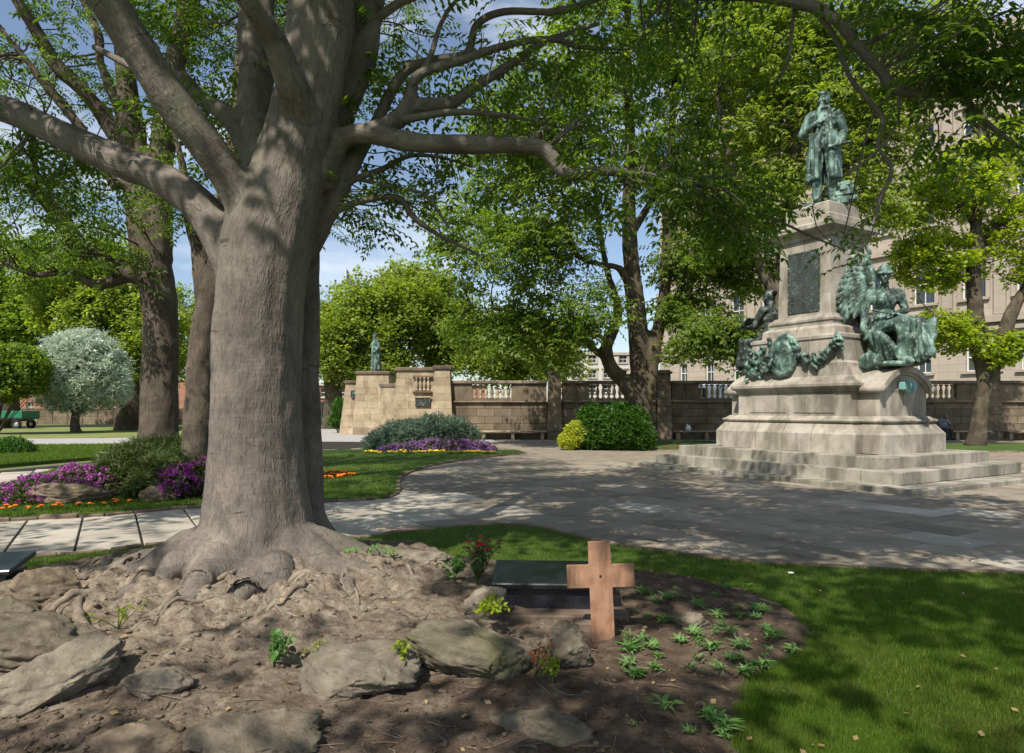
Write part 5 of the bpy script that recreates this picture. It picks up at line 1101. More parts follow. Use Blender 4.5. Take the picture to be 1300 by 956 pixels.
# ------------------------------------------------------------------ shrubs
SPS = [spray(9, .5, .16, s, 1.0) for s in (31, 32, 33)]
NEED = [spray(12, .9, .05, s, .6) for s in (41, 42, 43)]
def dome_pts(ells, n, shell=.72, zmin=.03):
    vol = np.array([e[3] * e[4] + e[4] * e[5] for e in ells]); out = []
    for e, k in zip(ells, np.maximum(1, (n * vol / vol.sum()).astype(int))):
        p = ellsamp(e[:3], e[3:6], int(k * 1.9), shell); dr = p - np.array(e[:3]); p = np.array(e[:3]) + dr * (1 + .22 * fbm(dr / np.array(e[3:6]) * 2.4 + e[0], 5, 3))[:, None]; p = p[p[:, 2] > zmin]; out.append(p[:k])
    return np.concatenate(out)
def shrub(name, label, ells, n, sz, mat, tmpl=None, base=None, stems=12, cat='shrub', shell=.72, parent=None, pname='foliage', group=None, pitch=(-.6, .6), zmin=.03):
    if parent is None:
        base = base if base is not None else (ells[0][0], ells[0][1], 0); t = empty(name, label, cat, base, 0, group)
        c = np.array(base, float); pth = []
        for e in ells:
            for k in range(stems):
                q = ellsamp(e[:3], e[3:6], 1, .4)[0]; q[2] = max(q[2], .1); s = np.linspace(0, 1, 6); b = np.array([e[0] * .6 + c[0] * .4, e[1] * .6 + c[1] * .4, -.02]); pth.append((b + (q - b) * s[:, None] + np.sin(s * 3.1)[:, None] * rng.normal(0, .05, 3), np.linspace(.022, .006, 6) * max(1, e[3] / .8)))
        child_fix(obj('stems', tubes_mesh('stems', pth, 5), M['bark_far']), t)
    else: t = parent
    p = dome_pts(ells, n, shell, zmin); o = foliage(pname, p, rng.uniform(0, 6.28, len(p)), sz * rng.uniform(.7, 1.3, len(p)), tmpl or SPS, mat, None, pitch, .8); child_fix(o, t)
    return t
def E(px, py, Y, rx, ry, rz): c = P(px, py, Y); return (c[0], c[1], c[2], rx, ry, rz)
# silver ball tree (standard) and the rounded green shrub beside it
b = G(97, 548); d = 46.
st = empty('silver_tree', 'round silver-leaved tree on a short dark trunk on the far lawn', 'tree', (P(97, 550, d)[0], d, 0))
child_fix(obj('trunk', tubes_mesh('trunk', [(cr(np.array([[P(97, 0, d)[0], d, 0], [P(95, 0, d)[0], d, .7], [P(99, 0, d)[0], d, 2.5]]), 4), np.linspace(.36, .2, 9))] + [(np.linspace(P(97, 530, d), P(97 + 40 * math.cos(a), 470 - 40 * math.sin(a), d) + np.array([0, rng.normal(0, 1), 0]), 6), np.linspace(.14, .03, 6)) for a in np.linspace(0, math.pi, 9)], 8), M['bark_dark']), st)
shrub('', '', [E(103, 472, d, 3.0, 2.9, 2.8), E(75, 490, d, 1.7, 1.7, 1.6), E(135, 485, d, 1.6, 1.6, 1.7), E(105, 440, d, 2.0, 2.0, 1.2)], 4200, .42, M['leaf_silver'], NEED + SPS, parent=st, pname='crown', shell=.6)
shrub('rounded_shrub', 'rounded bright green shrub beside the green truck', [E(0, 472, 42, 2.5, 2.3, 1.9), E(32, 470, 42, 1.4, 1.4, 1.5), E(-40, 475, 42, 2, 2, 1.7)], 5200, .36, M['leaf_mid'], base=(P(-60, 0, 42)[0], 42, 0))
shrub('low_shrub', 'low dark green shrub on the lawn strip', [E(15, 570, 24, .75, .6, .42), E(-15, 570, 24, .7, .6, .4)], 1500, .13, M['leaf_hedge'], base=G(15, 576.5))
# blue-green mounded shrub with heather and pansies
shrub('mounded_shrub', 'broad blue-green mounded shrub ringed by purple and yellow flowers', [E(540, 562, 26.5, 1.9, 1.3, 1.05), E(575, 560, 26.2, 1.1, 1.0, .85), E(500, 566, 26.5, 1.2, 1.0, .75)], 7500, .17, M['leaf_bluegreen'], NEED + SPS, base=G(540, 572))
shrub('rounded_shrub', 'rounded dark green shrub at the foot of the large many-limbed tree', [E(790, 545, 26.5, 1.05, .9, 1.0), E(757, 545, 26.8, .8, .8, .95), E(810, 556, 26.3, .6, .6, .6)], 6500, .19, M['leaf_hedge'], base=G(785, 569))
shrub('yellow_shrub', 'small golden yellow shrub beside the rounded dark green shrub', [E(733, 550, 26.6, .5, .45, .45), E(722, 560, 26.5, .4, .4, .3)], 1300, .16, M['leaf_yellow'], base=G(730, 568))
shrub('low_shrub', 'pink flowering low shrub beside the battered buttress', [E(431, 522, 46, .55, .5, .9), E(428, 534, 46, .6, .5, .5)], 900, .2, M['leaf_hedge'], base=(P(431, 0, 46)[0], 46, 0))
# ---- flowers
def petalmat(name, a, b_, c): return leafmat(name, a, b_, c, .25, 3, .6, (1, 1, 1))
M['pink'] = petalmat('petal_magenta', (.16, .02, .15), (.30, .045, .27), (.44, .11, .40)); M['purple'] = petalmat('petal_purple', (.16, .06, .20), (.28, .12, .32), (.42, .24, .44))
M['yellow'] = petalmat('petal_yellow', (.55, .38, .01), (.70, .52, .02), (.8, .65, .05)); M['orange'] = petalmat('petal_orange', (.55, .10, .01), (.70, .19, .01), (.8, .28, .02)); M['red'] = petalmat('petal_red', (.35, .01, .015), (.5, .02, .03), (.6, .06, .08))
FL = [spray(7, .5, .24, s, .9) for s in (51, 52, 53)]
bank = [E(70, 634, 11.6, 1.05, .7, .42), E(25, 642, 11.2, .8, .6, .28), E(118, 620, 12.2, .7, .7, .48), E(-30, 645, 11.2, .8, .6, .25)]
bank2 = [E(228, 622, 11.9, .42, .5, .45), E(215, 634, 11.5, .3, .3, .3), E(255, 620, 12, .35, .4, .5)]
def flower_bank(label, ells, nl, nf, base, fs=.075):
    t = shrub('flower_bank', label, ells, nl, .11, M['leaf_juniper'], cat='flowers', base=base, stems=4, shell=.6)
    up = [(e[0], e[1], e[2] + .02, e[3] * 1.02, e[4] * 1.02, e[5] * 1.03) for e in ells]
    shrub('', '', up, nf, fs, M['pink'], FL, parent=t, pname='petals', shell=.94, zmin=.12); return t
flower_bank('bank of magenta flowers spilling over the bed behind the long low rock', bank, 4200, 1700, G(60, 650)); flower_bank('smaller clump of magenta flowers beside the leaning brown trunk', bank2, 1500, 650, G(228, 645))
t = shrub('juniper_shrub', 'sprawling dark juniper with straw-coloured stems under the twin-stemmed tree', [E(195, 585, 12.8, 1.0, .8, .45), E(165, 600, 12.4, .6, .5, .45), E(185, 620, 11.8, .35, .35, .32), E(235, 585, 12.6, .5, .5, .35), E(205, 605, 12.0, .45, .4, .4)], 4800, .16, M['leaf_juniper'], NEED, base=G(190, 640), stems=16)
hb = [E(560, 572, 25.0, 1.9, .3, .42), E(600, 572, 25.2, .9, .3, .35), E(510, 574, 25.0, .9, .25, .3)]
t = shrub('heather', 'low purple heather edging the blue-green mounded shrub', hb, 1000, .13, M['leaf_juniper'], base=G(555, 575), stems=3, cat='flowers'); shrub('', '', hb, 1700, .09, M['purple'], FL, parent=t, pname='petals', shell=.93, zmin=.06)
def clump(name, label, spots, mat, hs, leafm, group, cat='flowers', nh=5, sp=.07, h=.13, variants=3):
    """small bedding plants: leaves plus flower heads; copies share meshes"""
    vs = []
    for k in range(variants):
        p = np.stack([rng.normal(0, sp, 26), rng.normal(0, sp, 26), rng.uniform(.01, h * .7, 26)], -1)
        a = foliage('leaves', p, rng.uniform(0, 6.3, 26), np.full(26, .06) * rng.uniform(.7, 1.4, 26), SPS, leafm, None); heads = MB()
        fm_ = a.data; bpy.data.objects.remove(a); ms = []
        for q in range(nh):
            mb = MB(); c = (rng.normal(0, sp), rng.normal(0, sp), h * rng.uniform(.7, 1.1))
            for w_ in range(7): a_ = w_ * .9; mb.ell((c[0] + math.cos(a_) * hs * .5, c[1] + math.sin(a_) * hs * .5, c[2]), (hs * .5, hs * .38, hs * .25), np.array(Matrix.Rotation(a_, 3, 'Z') @ Matrix.Rotation(.3, 3, 'Y')), 5, 4)
            mb.ell((c[0], c[1], c[2] + hs * .15), (hs * .3, hs * .3, hs * .25), None, 5, 4); mb.tube([(c[0] * .5, c[1] * .5, 0), (c[0], c[1], c[2])], [.004, .003], 3, False)
            m = mb.mesh('flower'); m.materials.append(mat); ms.append(m)
        vs.append((fm_, ms))
    for x, y, z in spots:
        fm_, ms = vs[int(rng.integers(0, variants))]; t = empty(name, label, cat, (x, y, z), float(rng.uniform(0, 6.3)), group); s = float(rng.uniform(.55, .85)); t.scale = (s, s, s); l = obj('leaves', fm_, leafm, t); tag(l, kind='stuff')
        for m in ms: obj('flower', m, None, t)
clump('marigold', 'small orange marigold plant edging the bed before the long low rock', [tuple(G(x + rng.uniform(-3, 3), y, .05)) for x, y in ((6, 646), (20, 650), (36, 649), (50, 648), (64, 646), (82, 647), (100, 645), (118, 644), (134, 643), (150, 641), (166, 640), (184, 637), (206, 637))], M['orange'], .045, M['leaf_hedge'], 'marigolds along the path edge', nh=3, h=.12)
clump('marigold', 'orange marigold plant in the small patch on the island lawn', [tuple(G(x, y, .05)) for x, y in ((408, 606), (416, 609), (424, 605), (432, 608), (440, 606), (412, 602), (428, 602), (404, 610), (420, 603), (437, 603))], M['orange'], .055, M['leaf_hedge'], 'marigolds on the island lawn', nh=7, h=.13, sp=.12)
clump('pansy', 'yellow pansy plant in the edging row before the purple heather', [tuple(G(468 + 8.2 * k, 576.5 - 1.2 * math.sin(k / 20 * 3.1) + rng.uniform(-.5, .5), .05)) for k in range(20)], M['yellow'], .07, M['leaf_hedge'], 'yellow pansies round the mounded shrub', nh=5, h=.14, sp=.12)
clump('begonia', 'small red bedding plant under the rounded dark green shrub', [tuple(G(x, 569, .05)) for x in (742, 760, 778, 800, 820, 846, 862, 880, 900)], M['red'], .06, M['leaf_hedge'], 'red bedding plants by the wall', nh=4, h=.12, sp=.12)
# ------------------------------------------------------------------ foreground bed
M['rock'] = stone('limestone_rock', [(.10, .08, .056), (.175, .145, .105), (.255, .215, .16)], 11, (.085, .085, .05), .8, .2, .92, 1.0, 26, bd=.02, moss=(.12, .12, .05))
M['rock_pale'] = stone('pale_rock', [(.13, .107, .078), (.21, .178, .134), (.30, .26, .20)], 10, (.12, .105, .08), .75, .1, .92, 1.0, 26, bd=.02)
M['rock_brown'] = stone('brown_rock', [(.09, .07, .05), (.16, .12, .085), (.24, .19, .135)], 11, (.06, .06, .03), .7, .1, .92, .75, 38, bd=.012, moss=(.10, .11, .04))
def rock(label, c, r, rot, seed, mat='rock', cuts=9, rough=.09):
    bm = bmesh.new(); bmesh.ops.create_icosphere(bm, subdivisions=5, radius=1.0); me = bpy.data.meshes.new('rock'); bm.to_mesh(me); bm.free()
    V = vco(me); rr = np.random.default_rng(seed)
    for k in range(cuts + 7):
        n = rr.normal(size=3); n /= np.linalg.norm(n); d = rr.uniform(.55, .86); e = V @ n - d; V -= np.maximum(e, 0)[:, None] * n * .98
    V *= 1 + rough * fbm(V * 1.6, seed, 3)[:, None]
    st = np.array([1.2, 1.2, 5.0]); q = V @ np.array(Matrix.Rotation(.5, 3, (1, .4, .2))) * st
    V += (.10 * (1 - np.abs(fbm(q * 1.1 + 7, seed + 3, 4, .6)) * 2.0))[:, None] * V * .6
    V += np.minimum(0, .12 * (np.abs(fbm(V * 2.3 + 3, seed + 8, 3)) - .12))[:, None] * V * 2.2
    V += fbm(V * 7, seed + 5, 4, .65)[:, None] * V * .06 + fbm(V * 24, seed + 6, 2)[:, None] * V * .018
    V = V * np.asarray(r) * np.array([1, 1, .82]); setco(me, V); me.polygons.foreach_set('use_smooth', np.ones(len(me.polygons), bool))
    return tag(obj('rock', me, M[mat], None, c, rot), label, 'rock')
def GS(px, py, dz=0.0):
    z = .1
    for _ in range(6): p = G(px, py, z); z = soilz(p[0], p[1]) if inpoly(np.array([p[0]]), np.array([p[1]]), bed_poly)[0] else .03
    return np.array([p[0], p[1], z + dz])
rock('large grey-brown rock at the left end of the bed', GS(30, 828, .06), (.44, .3, .24), (0, .05, .2), 1)
rock('long slanting rock with a pale sunlit top and dark broken end', GS(80, 876, .06), (.42, .2, .22), (.1, -.25, .6), 2, 'rock_pale', 10)
rock('squarish mossy brown rock beside the dark stone slab', GS(62, 758, .07), (.25, .2, .21), (0, 0, .3), 3, 'rock_brown')
rock('flat grey rock in front of the tangled roots', GS(450, 868, .05), (.42, .25, .19), (.1, 0, -.1), 4, 'rock_pale', 12)
rock('broad flat-topped limestone rock at the middle of the bed', GS(590, 842, .06), (.5, .26, .22), (.1, .08, -.25), 5, 'rock', 12)
rock('upright grey boulder at the corner of the black granite memorial', GS(618, 778, .07), (.17, .14, .19), (0, 0, .4), 6, 'rock_pale')
rock('wedge-shaped mossy rock in front of the wooden cross', GS(715, 838, .06), (.18, .18, .22), (0, .5, .2), 7, 'rock')
rock('flat layered tan rock at the back edge of the bed', GS(530, 716, .04), (.28, .15, .12), (0, 0, -.1), 8, 'rock_pale')
rock('small low rock among the seedlings', GS(878, 796, .02), (.13, .09, .09), (0, 0, .1), 9)
rock('small pale rock poking out between the roots', GS(200, 876, .02), (.2, .13, .12), (0, 0, .1), 10, 'rock_pale')
rock('grey rock half buried under the long slanting rock', GS(15, 782, .03), (.26, .16, .17), (0, .1, -.2), 11, 'rock')
rock('long low rock set in the magenta flower bank', np.append(G(92, 642)[:2], .18), (.72, .3, .27), (0, 0, .2), 12, 'rock_brown', 10)
rock('stubby brown rock between juniper and magenta flowers', np.append(G(200, 640)[:2], .15), (.3, .22, .24), (0, 0, .2), 13, 'rock_brown')
rock('rough rock lying below the flat grey rock in the bed', GS(330, 940, .0), (.34, .2, .14), (.1, 0, .2), 14); rock('low grey rock at the near edge of the planting bed', GS(700, 930, .0), (.3, .2, .13), (.1, 0, -.2), 15)
rock('brown half-buried rock below the long slanting rock', GS(180, 940, .0), (.25, .2, .13), (0, 0, .5), 16, 'rock_brown')
# small stones and clods
vs = []
for k in range(5):
    bm = bmesh.new(); bmesh.ops.create_icosphere(bm, subdivisions=2, radius=1); me = bpy.data.meshes.new('clod'); bm.to_mesh(me); bm.free(); V = vco(me); V *= (1 + .35 * fbm(V * 1.7, 60 + k, 2))[:, None]; V[:, 2] *= .65; vs.append((V, np.array([p.vertices[:] for p in me.polygons])))
x, y = poly_sampler(bed_poly, ymin=2.6, inset=.08)(2600); z = soil_h(x, y) + .03; mbs = MB()
for i in range(len(x)):
    V, Fc = vs[i % 5]; s = .005 + .018 * rng.random() ** 3.0; a = rng.uniform(0, 6.28); Rz = np.array([[math.cos(a), -math.sin(a), 0], [math.sin(a), math.cos(a), 0], [0, 0, 1]]); mbs.add((V * s) @ Rz.T + (x[i], y[i], z[i] + s * .2), Fc)
tag(mbs.build('soil_clods', M['soil'], None, True), 'crumbly clods and pebbles scattered over the brown bed soil', 'soil', kind='stuff')
# litter: fallen twigs and dry leaves
x, y = poly_sampler(bed_poly, ymin=2.6, inset=.1)(520); pth = []
for i in range(520):
    a = rng.uniform(0, 6.28); l = rng.uniform(.03, .16); p0 = np.array([x[i], y[i], soilz(x[i], y[i]) + .006]); q = x[i] + math.cos(a) * l, y[i] + math.sin(a) * l; p1 = np.array([q[0], q[1], soilz(*q) + .008]); pm = (p0 + p1) / 2 + rng.normal(0, .008, 3); pth.append((np.array([p0, pm, p1]), np.array([.0035, .003, .0015])))
tag(obj('dry_twigs', tubes_mesh('dry_twigs', pth, 4), rootm), 'dry pale twigs littering the bed soil', 'twigs', kind='stuff')
dl = leafmat('dry_leaf', (.16, .10, .05), (.26, .18, .09), (.36, .26, .15), .15, tcol=(1, .9, .6)); x, y = poly_sampler(bed_poly, ymin=2.6)(420); pp = np.stack([x, y, soil_h(x, y) + .038], -1)
tag(foliage('dry_leaves', pp, rng.uniform(0, 6.3, len(pp)), rng.uniform(.03, .06, len(pp)), [spray(1, .9, .3, s, .1) for s in (1, 2, 3)], dl, None), 'dry brown leaves scattered on the bed soil', 'leaves')
x, y = poly_sampler(near_poly, (bed_poly,), ymin=3)(45); pp = np.stack([x, y, np.full(len(x), .07)], -1)
tag(foliage('fallen_leaves', pp, rng.uniform(0, 6.3, len(pp)), rng.uniform(.03, .055, len(pp)), [spray(1, .9, .3, s, .1) for s in (1, 2, 3)], dl, None), 'a few dry brown leaves fallen on the near lawn', 'leaves')
# cross
M['copper_wood'] = stone('tan_board', [(.20, .105, .062), (.29, .158, .096), (.36, .205, .13)], 14, (.13, .07, .042), .75, 0, .6, .3, 50, (9, 9, .8), bd=.003)
cb = GS(766, 812); CRS = empty('wooden_cross', 'plain tan board cross leaning upright in the bed soil', 'cross', cb, math.radians(-4))
CRS.rotation_euler = (math.radians(-3), math.radians(-2.5), math.radians(-4)); s = 4.56 / F
cr_pts = [(-14, -12), (14, -12), (14, 63), (41, 63), (41, 91), (14, 91), (13.5, 119), (-13.5, 119), (-14, 91), (-41, 91), (-41, 63), (-14, 63)]
mb = MB(); V = [[a * s, y, b * s] for y in (-.018, .018) for a, b in cr_pts]; mb.add(V, [[i, (i + 1) % 12, 12 + (i + 1) % 12, 12 + i] for i in range(12)]); mb.F[12] = [np.array([list(range(12)), list(range(23, 11, -1))])]
me = mb.mesh('board'); bm = bmesh.new(); bm.from_mesh(me); bmesh.ops.recalc_face_normals(bm, faces=bm.faces[:]); bmesh.ops.bevel(bm, geom=bm.edges[:], offset=.003, segments=1, affect='EDGES'); bm.to_mesh(me); bm.free(); obj('board', me, M['copper_wood'], CRS)
MB().ell((0, -.018, 77 * s), (.009, .006, .011), None, 8, 6).build('nail', plain('dark_nail', (.02, .015, .012), .6), CRS)
# polished black memorials
M['granite'] = plain('black_granite', (.016, .018, .024), .26, 0, .4, 60, .7)
def memorial(label, c, rz, w_=.95, dp=.47, h=.27):
    t = empty('granite_memorial', label, 'memorial', c, rz)
    MB().box((0, 0, h / 2 - .03), (w_ - .1, dp - .1, h), bev=.006).build('body', M['granite'], t); MB().box((0, 0, 0), (w_, dp, .045), bev=.008).build('top_slab', M['granite'], t, loc=(0, 0, h + .03), rot=(math.radians(9), 0, 0))
    MB().box((.02, -.06, .0), (w_ + .12, dp + .12, .09), bev=.01).build('footing', M['kerb'], t); return t
mc = GS(716, 778); memorial('low polished black granite memorial behind the wooden cross', (.31, 5.06, mc[2] - .02), math.radians(-3), .9, .46, .22)
memorial('dark granite slab memorial at the path edge beside the mossy brown rock', (-4.72, 5.62, .06), math.radians(12), 1.1, .46, .2)
MB().box((0, 0, 0), (.24, .1, .07), bev=.008)
o = MB().box((0, 0, 0), (.25, .11, .07), bev=.01).build('paving_brick', M['kerb']); o.location = GS(752, 798, .02); o.rotation_euler = (0, .05, .1); tag(o, 'loose reddish brick lying between mossy rock and wooden cross', 'brick')
# seedlings
SD = []
for k in range(4):
    V = []; Fq = []; r = random.Random(70 + k)
    for i in range((9, 16, 24, 12)[k]):
        a = r.uniform(0, 6.28); el = r.uniform(.35, 1.2); l = r.uniform(.05, .1); b = np.array([r.gauss(0, .012), r.gauss(0, .012), .005 + .03 * r.random()]); d = np.array([math.cos(a) * math.cos(el), math.sin(a) * math.cos(el), math.sin(el)]); s_ = np.array([-math.sin(a), math.cos(a), 0]) * r.uniform(.009, .016); n = len(V); up = np.array([0, 0, .006])
        V += [b, b + d * l * .5 + s_ + up, b + d * l * .5, b + d * l * .5 - s_ + up, b + d * l + np.array([math.cos(a) * l * .3, math.sin(a) * l * .3, -.02])]; Fq += [[n, n + 1, n + 4, n + 2], [n, n + 2, n + 4, n + 3]]
    me = mesh_np('seedling', V, [Fq]); me.materials.append(M['seedling']); SD.append(me)
pts = []; r = random.Random(12)
for (x0, y0, x1, y1, n) in ((815, 745, 880, 770, 7), (880, 745, 960, 775, 8), (900, 775, 1000, 800, 9), (800, 770, 860, 800, 5), (795, 800, 880, 835, 9), (880, 800, 1010, 830, 12), (770, 835, 900, 862, 9), (900, 832, 1000, 858, 8), (800, 880, 930, 940, 9), (680, 715, 720, 728, 3), (432, 700, 500, 712, 5)):
    for k in range(n): pts.append((r.uniform(x0, x1), r.uniform(y0, y1)))
for q, (a, b) in enumerate(pts):
    p = GS(a, b); o = obj('seedling', SD[q % 4], None, None, p, (0, 0, r.uniform(0, 6.3)), r.uniform(.35, 1.1)); tag(o, 'small leafy green seedling planted in the brown bed soil', 'seedling', 'seedlings planted out in the bed')
# taller weeds and the red flowered plant
def weed(name, label, p, h, n, leafm, ls=.05, spread=.25, extra=None, seed=0, cat='plant'):
    r = np.random.default_rng(seed); t = empty(name, label, cat, p); pth = []; lp = []
    for k in range(n):
        e = np.array([r.normal(0, spread * h), r.normal(0, spread * h), h * r.uniform(.6, 1.05)]); s_ = np.linspace(0, 1, 6); q = e * s_[:, None] + np.array([0, 0, .08 * h]) * np.sin(s_ * 3.1)[:, None]; pth.append((q, np.linspace(.004, .002, 6)))
        for _ in range(9): lp.append(q[int(r.integers(2, 6))] + r.normal(0, .012, 3))
    obj('stems', tubes_mesh('stems', pth, 4), M['leaf_juniper'], t); lp = np.array(lp); foliage('leaves', lp, r.uniform(0, 6.3, len(lp)), ls * r.uniform(.6, 1.3, len(lp)), [spray(3, .8, .28, s, .4) for s in (1, 2)], leafm, t)
    if extra is not None:
        for k in range(n):
            mb = MB(); c = pth[k][0][-1]
            for w_ in range(6): a_ = w_ * 1.05; mb.ell((c[0] + math.cos(a_) * .009, c[1] + math.sin(a_) * .009, c[2]), (.011, .008, .006), np.array(Matrix.Rotation(a_, 3, 'Z')), 5, 4)
            mb.build('flower', extra, t)
    return t
weed('flowering_plant', 'spindly plant with small red flowers behind the black granite memorial', GS(605, 742), .36, 16, M['leaf_juniper'], .05, .28, M['red'], 1)
weed('weed', 'leafy green weed beside the spindly red-flowered plant', GS(577, 738), .2, 8, M['seedling'], .05, .3, None, 2)
M['leaf_red'] = leafmat('leaf_red', (.20, .05, .03), (.30, .10, .06), (.28, .22, .05), .3, tcol=(1, .7, .4))
weed('weed', 'reddish young shoot in front of the wedge-shaped mossy rock', GS(680, 862), .27, 3, M['leaf_red'], .036, .16, None, 3)
weed('weed', 'yellow-green weed beside the reddish young shoot', GS(700, 868), .14, 5, M['leaf_spring'], .035, .4, None, 4)
weed('weed', 'trailing green sprig lying over the broad flat-topped limestone rock', GS(620, 806, .16), .08, 9, M['leaf_spring'], .04, 1.1, None, 5)
weed('weed', 'green sycamore seedling growing among the tangled roots', GS(347, 850), .22, 5, M['seedling'], .05, .25, None, 6)
weed('weed', 'small grassy tuft beside the flat grey rock', GS(405, 838), .12, 7, M['leaf_spring'], .022, .5, None, 7)
weed('weed', 'thin yellow-green weed at the end of the long slanting rock', GS(150, 800), .14, 5, M['leaf_spring'], .022, .5, None, 8)
weed('weed', 'small green shoot on the broad rock near edge', GS(510, 868, .1), .13, 4, M['leaf_spring'], .03, .35, None, 9)
# small white litter on the lawn and the seat
o = MB().ell((0, 0, 0), (.03, .02, .008)).build('paper_scrap', M['white_paint']); o.location = G(1004, 727, .07); tag(o, 'tiny white paper scrap lying on the near lawn', 'litter')
bgm = remesh(MB().ell((0, 0, .12), (.16, .1, .14)).cap((-.03, 0, .22), (-.08, 0, .34), .05, .03).cap((.03, 0, .22), (.07, 0, .32), .05, .02), .02, 1)
o = obj('carrier_bag', bgm, plain('white_plastic', (.75, .75, .74), .4), None, (P(874, 0, 35.6)[0], 35.62, .48)); tag(o, 'white plastic carrier bag left on the stone seat', 'bag')

# ------------------------------------------------------------------ seated man
px_ = P(1197, 0, 35.55); MAN = empty('person', 'person in patterned blue shirt sitting hunched on the stone seat by the spring tree', 'person', (px_[0], 35.55, 0), math.radians(8))
mb = MB(); T, R = face(mb, (0, -.22, 1.24), 1.0, .1, .35); mb.ell(T((0, .03, .03)), (.085, .1, .1), R)
mb.cap((0, -.08, 1.08), (0, -.17, 1.18), .06, .055); mb.ell((0, .02, .6), (.18, .14, .14)); mb.ell((0, -.02, .82), (.19, .14, .24)); mb.cap((-.17, -.08, 1.04), (.17, -.08, 1.04), .075, .075)
for q in (-1, 1):
    mb.cap((q * .21, -.08, 1.03), (q * .29, -.2, .78), .055, .045); mb.cap((q * .29, -.2, .78), (q * .14, -.44, .68), .043, .034); hand(mb, (q * .14, -.44, .68), (-q * .5, -.6, -.5), 1, .5, -q)
    mb.cap((q * .1, 0, .57), (q * .15, -.42, .52), .085, .07); mb.cap((q * .15, -.42, .52), (q * .15, -.44, .1), .06, .045); mb.cap((q * .15, -.42, .07), (q * .17, -.62, .04), .045, .04)
obj('body', remesh(mb, .014, 2), plain('skin', (.20, .115, .08), .55), MAN)
mb = MB(); mb.ell((0, -.01, .82), (.215, .165, .27)); mb.cap((-.18, -.08, 1.03), (.18, -.08, 1.03), .092, .092); mb.ell((0, .01, .66), (.21, .17, .12))
for q in (-1, 1): mb.cap((q * .2, -.08, 1.03), (q * .27, -.17, .84), .075, .068)
m, t_, b_, o_ = nodes('patterned_shirt'); t_.links.new(ramp(t_, noise(t_, coord(t_), 24, 2), [(.05, .07, .11), (.13, .17, .23), (.34, .37, .40)], .42, .62), b_.inputs['Base Color']); b_.inputs['Roughness'].default_value = .9
obj('shirt', folds(remesh(mb, .016, 2), .012, 9, .5, 1.2, 3), m, MAN)
mb = MB(); mb.ell((0, .03, .58), (.205, .17, .13))
for q in (-1, 1): mb.cap((q * .1, 0, .57), (q * .15, -.42, .52), .1, .085); mb.cap((q * .15, -.42, .52), (q * .15, -.43, .14), .08, .065)
obj('trousers', remesh(mb, .016, 2), plain('dark_trousers', (.035, .04, .05), .9), MAN)
for q in (-1, 1): obj('shoe', remesh(MB().cap((q * .15, -.42, .06), (q * .17, -.64, .045), .055, .048), .014, 1), plain('shoe_leather', (.02, .018, .016), .5), MAN)

# ------------------------------------------------------------------ vehicles
M['green_paint'] = plain('green_paint', (.02, .17, .09), .45); M['tyre'] = plain('tyre', (.02, .02, .02), .85); M['dark_metal'] = plain('dark_metal', (.04, .04, .045), .6); M['rim'] = plain('wheel_rim', (.35, .35, .36), .4, .5); M['white_van'] = plain('white_van_paint', (.72, .73, .74), .3); M['rust'] = plain('rusty_panel', (.16, .07, .045), .8)
def wheel(parent, c, r=.38, w_=.22):
    o = MB().lathe([(r * .62, -w_ / 2), (r * .9, -w_ / 2), (r, -w_ * .35), (r, w_ * .35), (r * .9, w_ / 2), (r * .62, w_ / 2), (r * .62, -w_ / 2)], k=24).build('wheel', M['tyre'], parent, True, loc=c, rot=(math.pi / 2, 0, 0))
    MB().lathe([(.001, -w_ * .3), (r * .3, -w_ * .34), (r * .62, -w_ * .2), (r * .62, w_ * .2), (r * .3, w_ * .34), (.001, w_ * .3)], k=16).build('rim', M['rim'], o, True)
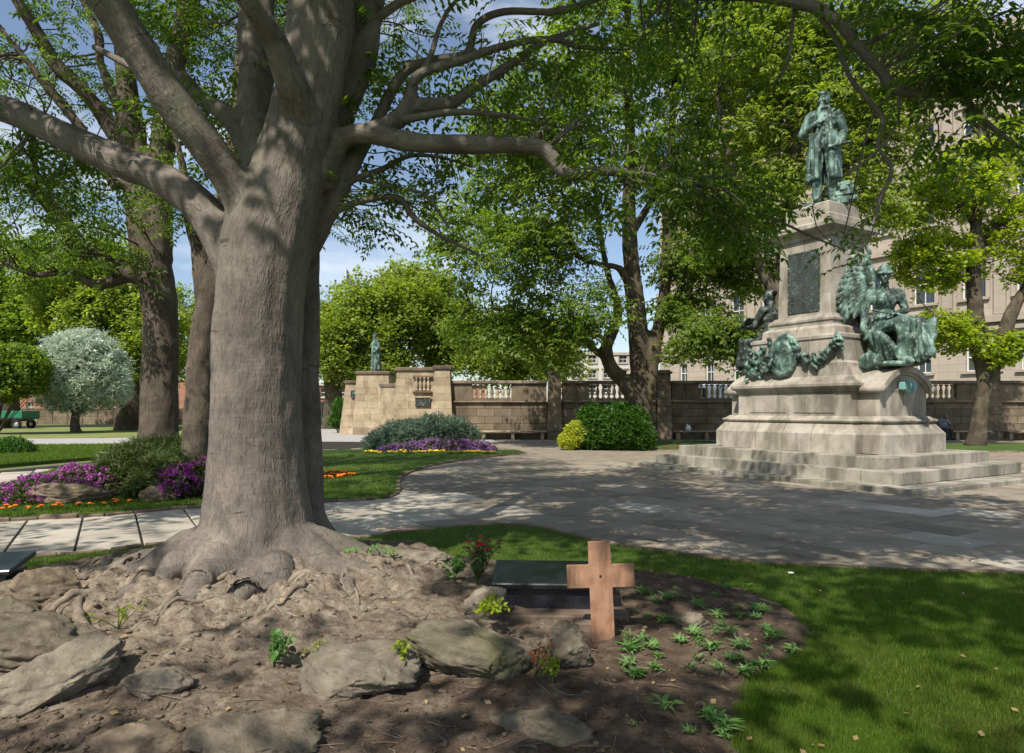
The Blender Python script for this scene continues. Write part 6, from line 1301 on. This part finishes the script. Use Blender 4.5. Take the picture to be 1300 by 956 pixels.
def truck(label, x, y, rz, L_, side, body, cage=False, cabm='white_van'):
    t = empty('flatbed_truck', label, 'truck', (x, y, 0), rz)
    MB().box((0, 0, .72), (L_, .8, .16)).build('chassis', M['dark_metal'], t); MB().box((0, 0, .86), (L_, 2.0, .1)).build('bed', M['dark_metal'], t)
    hh = 1.5 if cage else .58
    if not cage:
        for s in (-1, 1):
            p = MB().box((0, s * 1.02, .91 + hh / 2), (L_, .05, hh), bev=.01).build('side_panel', M[side], t)
            for k in range(3): MB().box((0, s * 1.055, .91 + hh * (.2 + .3 * k)), (L_ - .1, .03, .05)).build('rib', M[side], p)
        for s in (-1, 1): MB().box((s * (L_ / 2 - .03), 0, .91 + hh / 2), (.05, 1.98, hh)).build('end_panel', M[side], t)
    else:
        for s in (-1, 1):
            MB().box((0, s * 1.02, 1.2), (L_, .05, .58)).build('side_panel', M['rust'], t)
            for k in range(9): MB().box((-L_ / 2 + L_ * k / 8, s * 1.02, 1.7), (.06, .06, 1.5)).build('cage_post', M['green_paint'] if k == 6 else M['dark_metal'], t)
            for k in range(6): MB().box((0, s * 1.02, 1.6 + .16 * k), (L_, .03, .03)).build('cage_rail', M['dark_metal'], t)
        MB().box((.6, 0, 1.55), (L_ - 1.6, 1.7, 1.1), bev=.1).build('load', M['dark_metal'], t)
    for dx in (-L_ / 2 + .7, L_ / 2 - .6):
        for s in (-1, 1): wheel(t, (dx, s * .85, .38))
    cx = -L_ / 2 - .85; mb = MB(); pr = [(-.8, .45), (.75, .45), (.75, 2.1), (-.25, 2.1), (-.62, 1.35), (-.8, 1.2)]; V = [[cx + a, yv, b] for yv in (-.95, .95) for a, b in pr]; mb.add(V, [[i, (i + 1) % 6, 6 + (i + 1) % 6, 6 + i] for i in range(6)]); mb.F[6] = [np.array([list(range(6)), list(range(11, 5, -1))])]
    me = mb.mesh('cab'); bm = bmesh.new(); bm.from_mesh(me); bmesh.ops.recalc_face_normals(bm, faces=bm.faces[:]); bmesh.ops.bevel(bm, geom=bm.edges[:], offset=.04, segments=2, affect='EDGES'); bm.to_mesh(me); bm.free(); cab = obj('cab', me, M[cabm], t)
    for s in (-1, 1): MB().box((cx + .1, s * .955, 1.65), (.75, .02, .5)).build('side_window', M['glass'], cab); wheel(t, (cx, s * .85, .38))
    return t
truck('green dropside truck parked by the rounded bright green shrub', P(0, 0, 56)[0] - .2, 56, 0, 5.6, 'green_paint', None)
truck('dark caged truck with rusty sides parked beyond the garden entrance', P(436, 0, 64)[0], 64, .1, 3.4, 'rust', None, True, 'dark_metal')
V_ = empty('white_van', 'tall white van parked behind the balustrade of the garden wall', 'van', (P(921, 0, 43)[0], 43, .9), .05)
me = MB().box((0, 0, 1.35), (5.2, 2.0, 2.1), bev=.18).mesh('body'); obj('body', me, M['white_van'], V_)
MB().box((-2.0, -1.01, 1.75), (.8, .03, .6)).build('side_window', M['glass'], V_); MB().box((0, -1.01, 1.0), (5.0, .03, .08)).build('trim_strip', M['dark_metal'], V_)
for dx in (-1.7, 1.6):
    for s in (-1, 1): wheel(V_, (dx, s * .85, .36))
struct('street', MB().box((P(921, 0, 43)[0], 43.5, .4), (14, 8, 1.0)).mesh('street'), M['asphalt'])
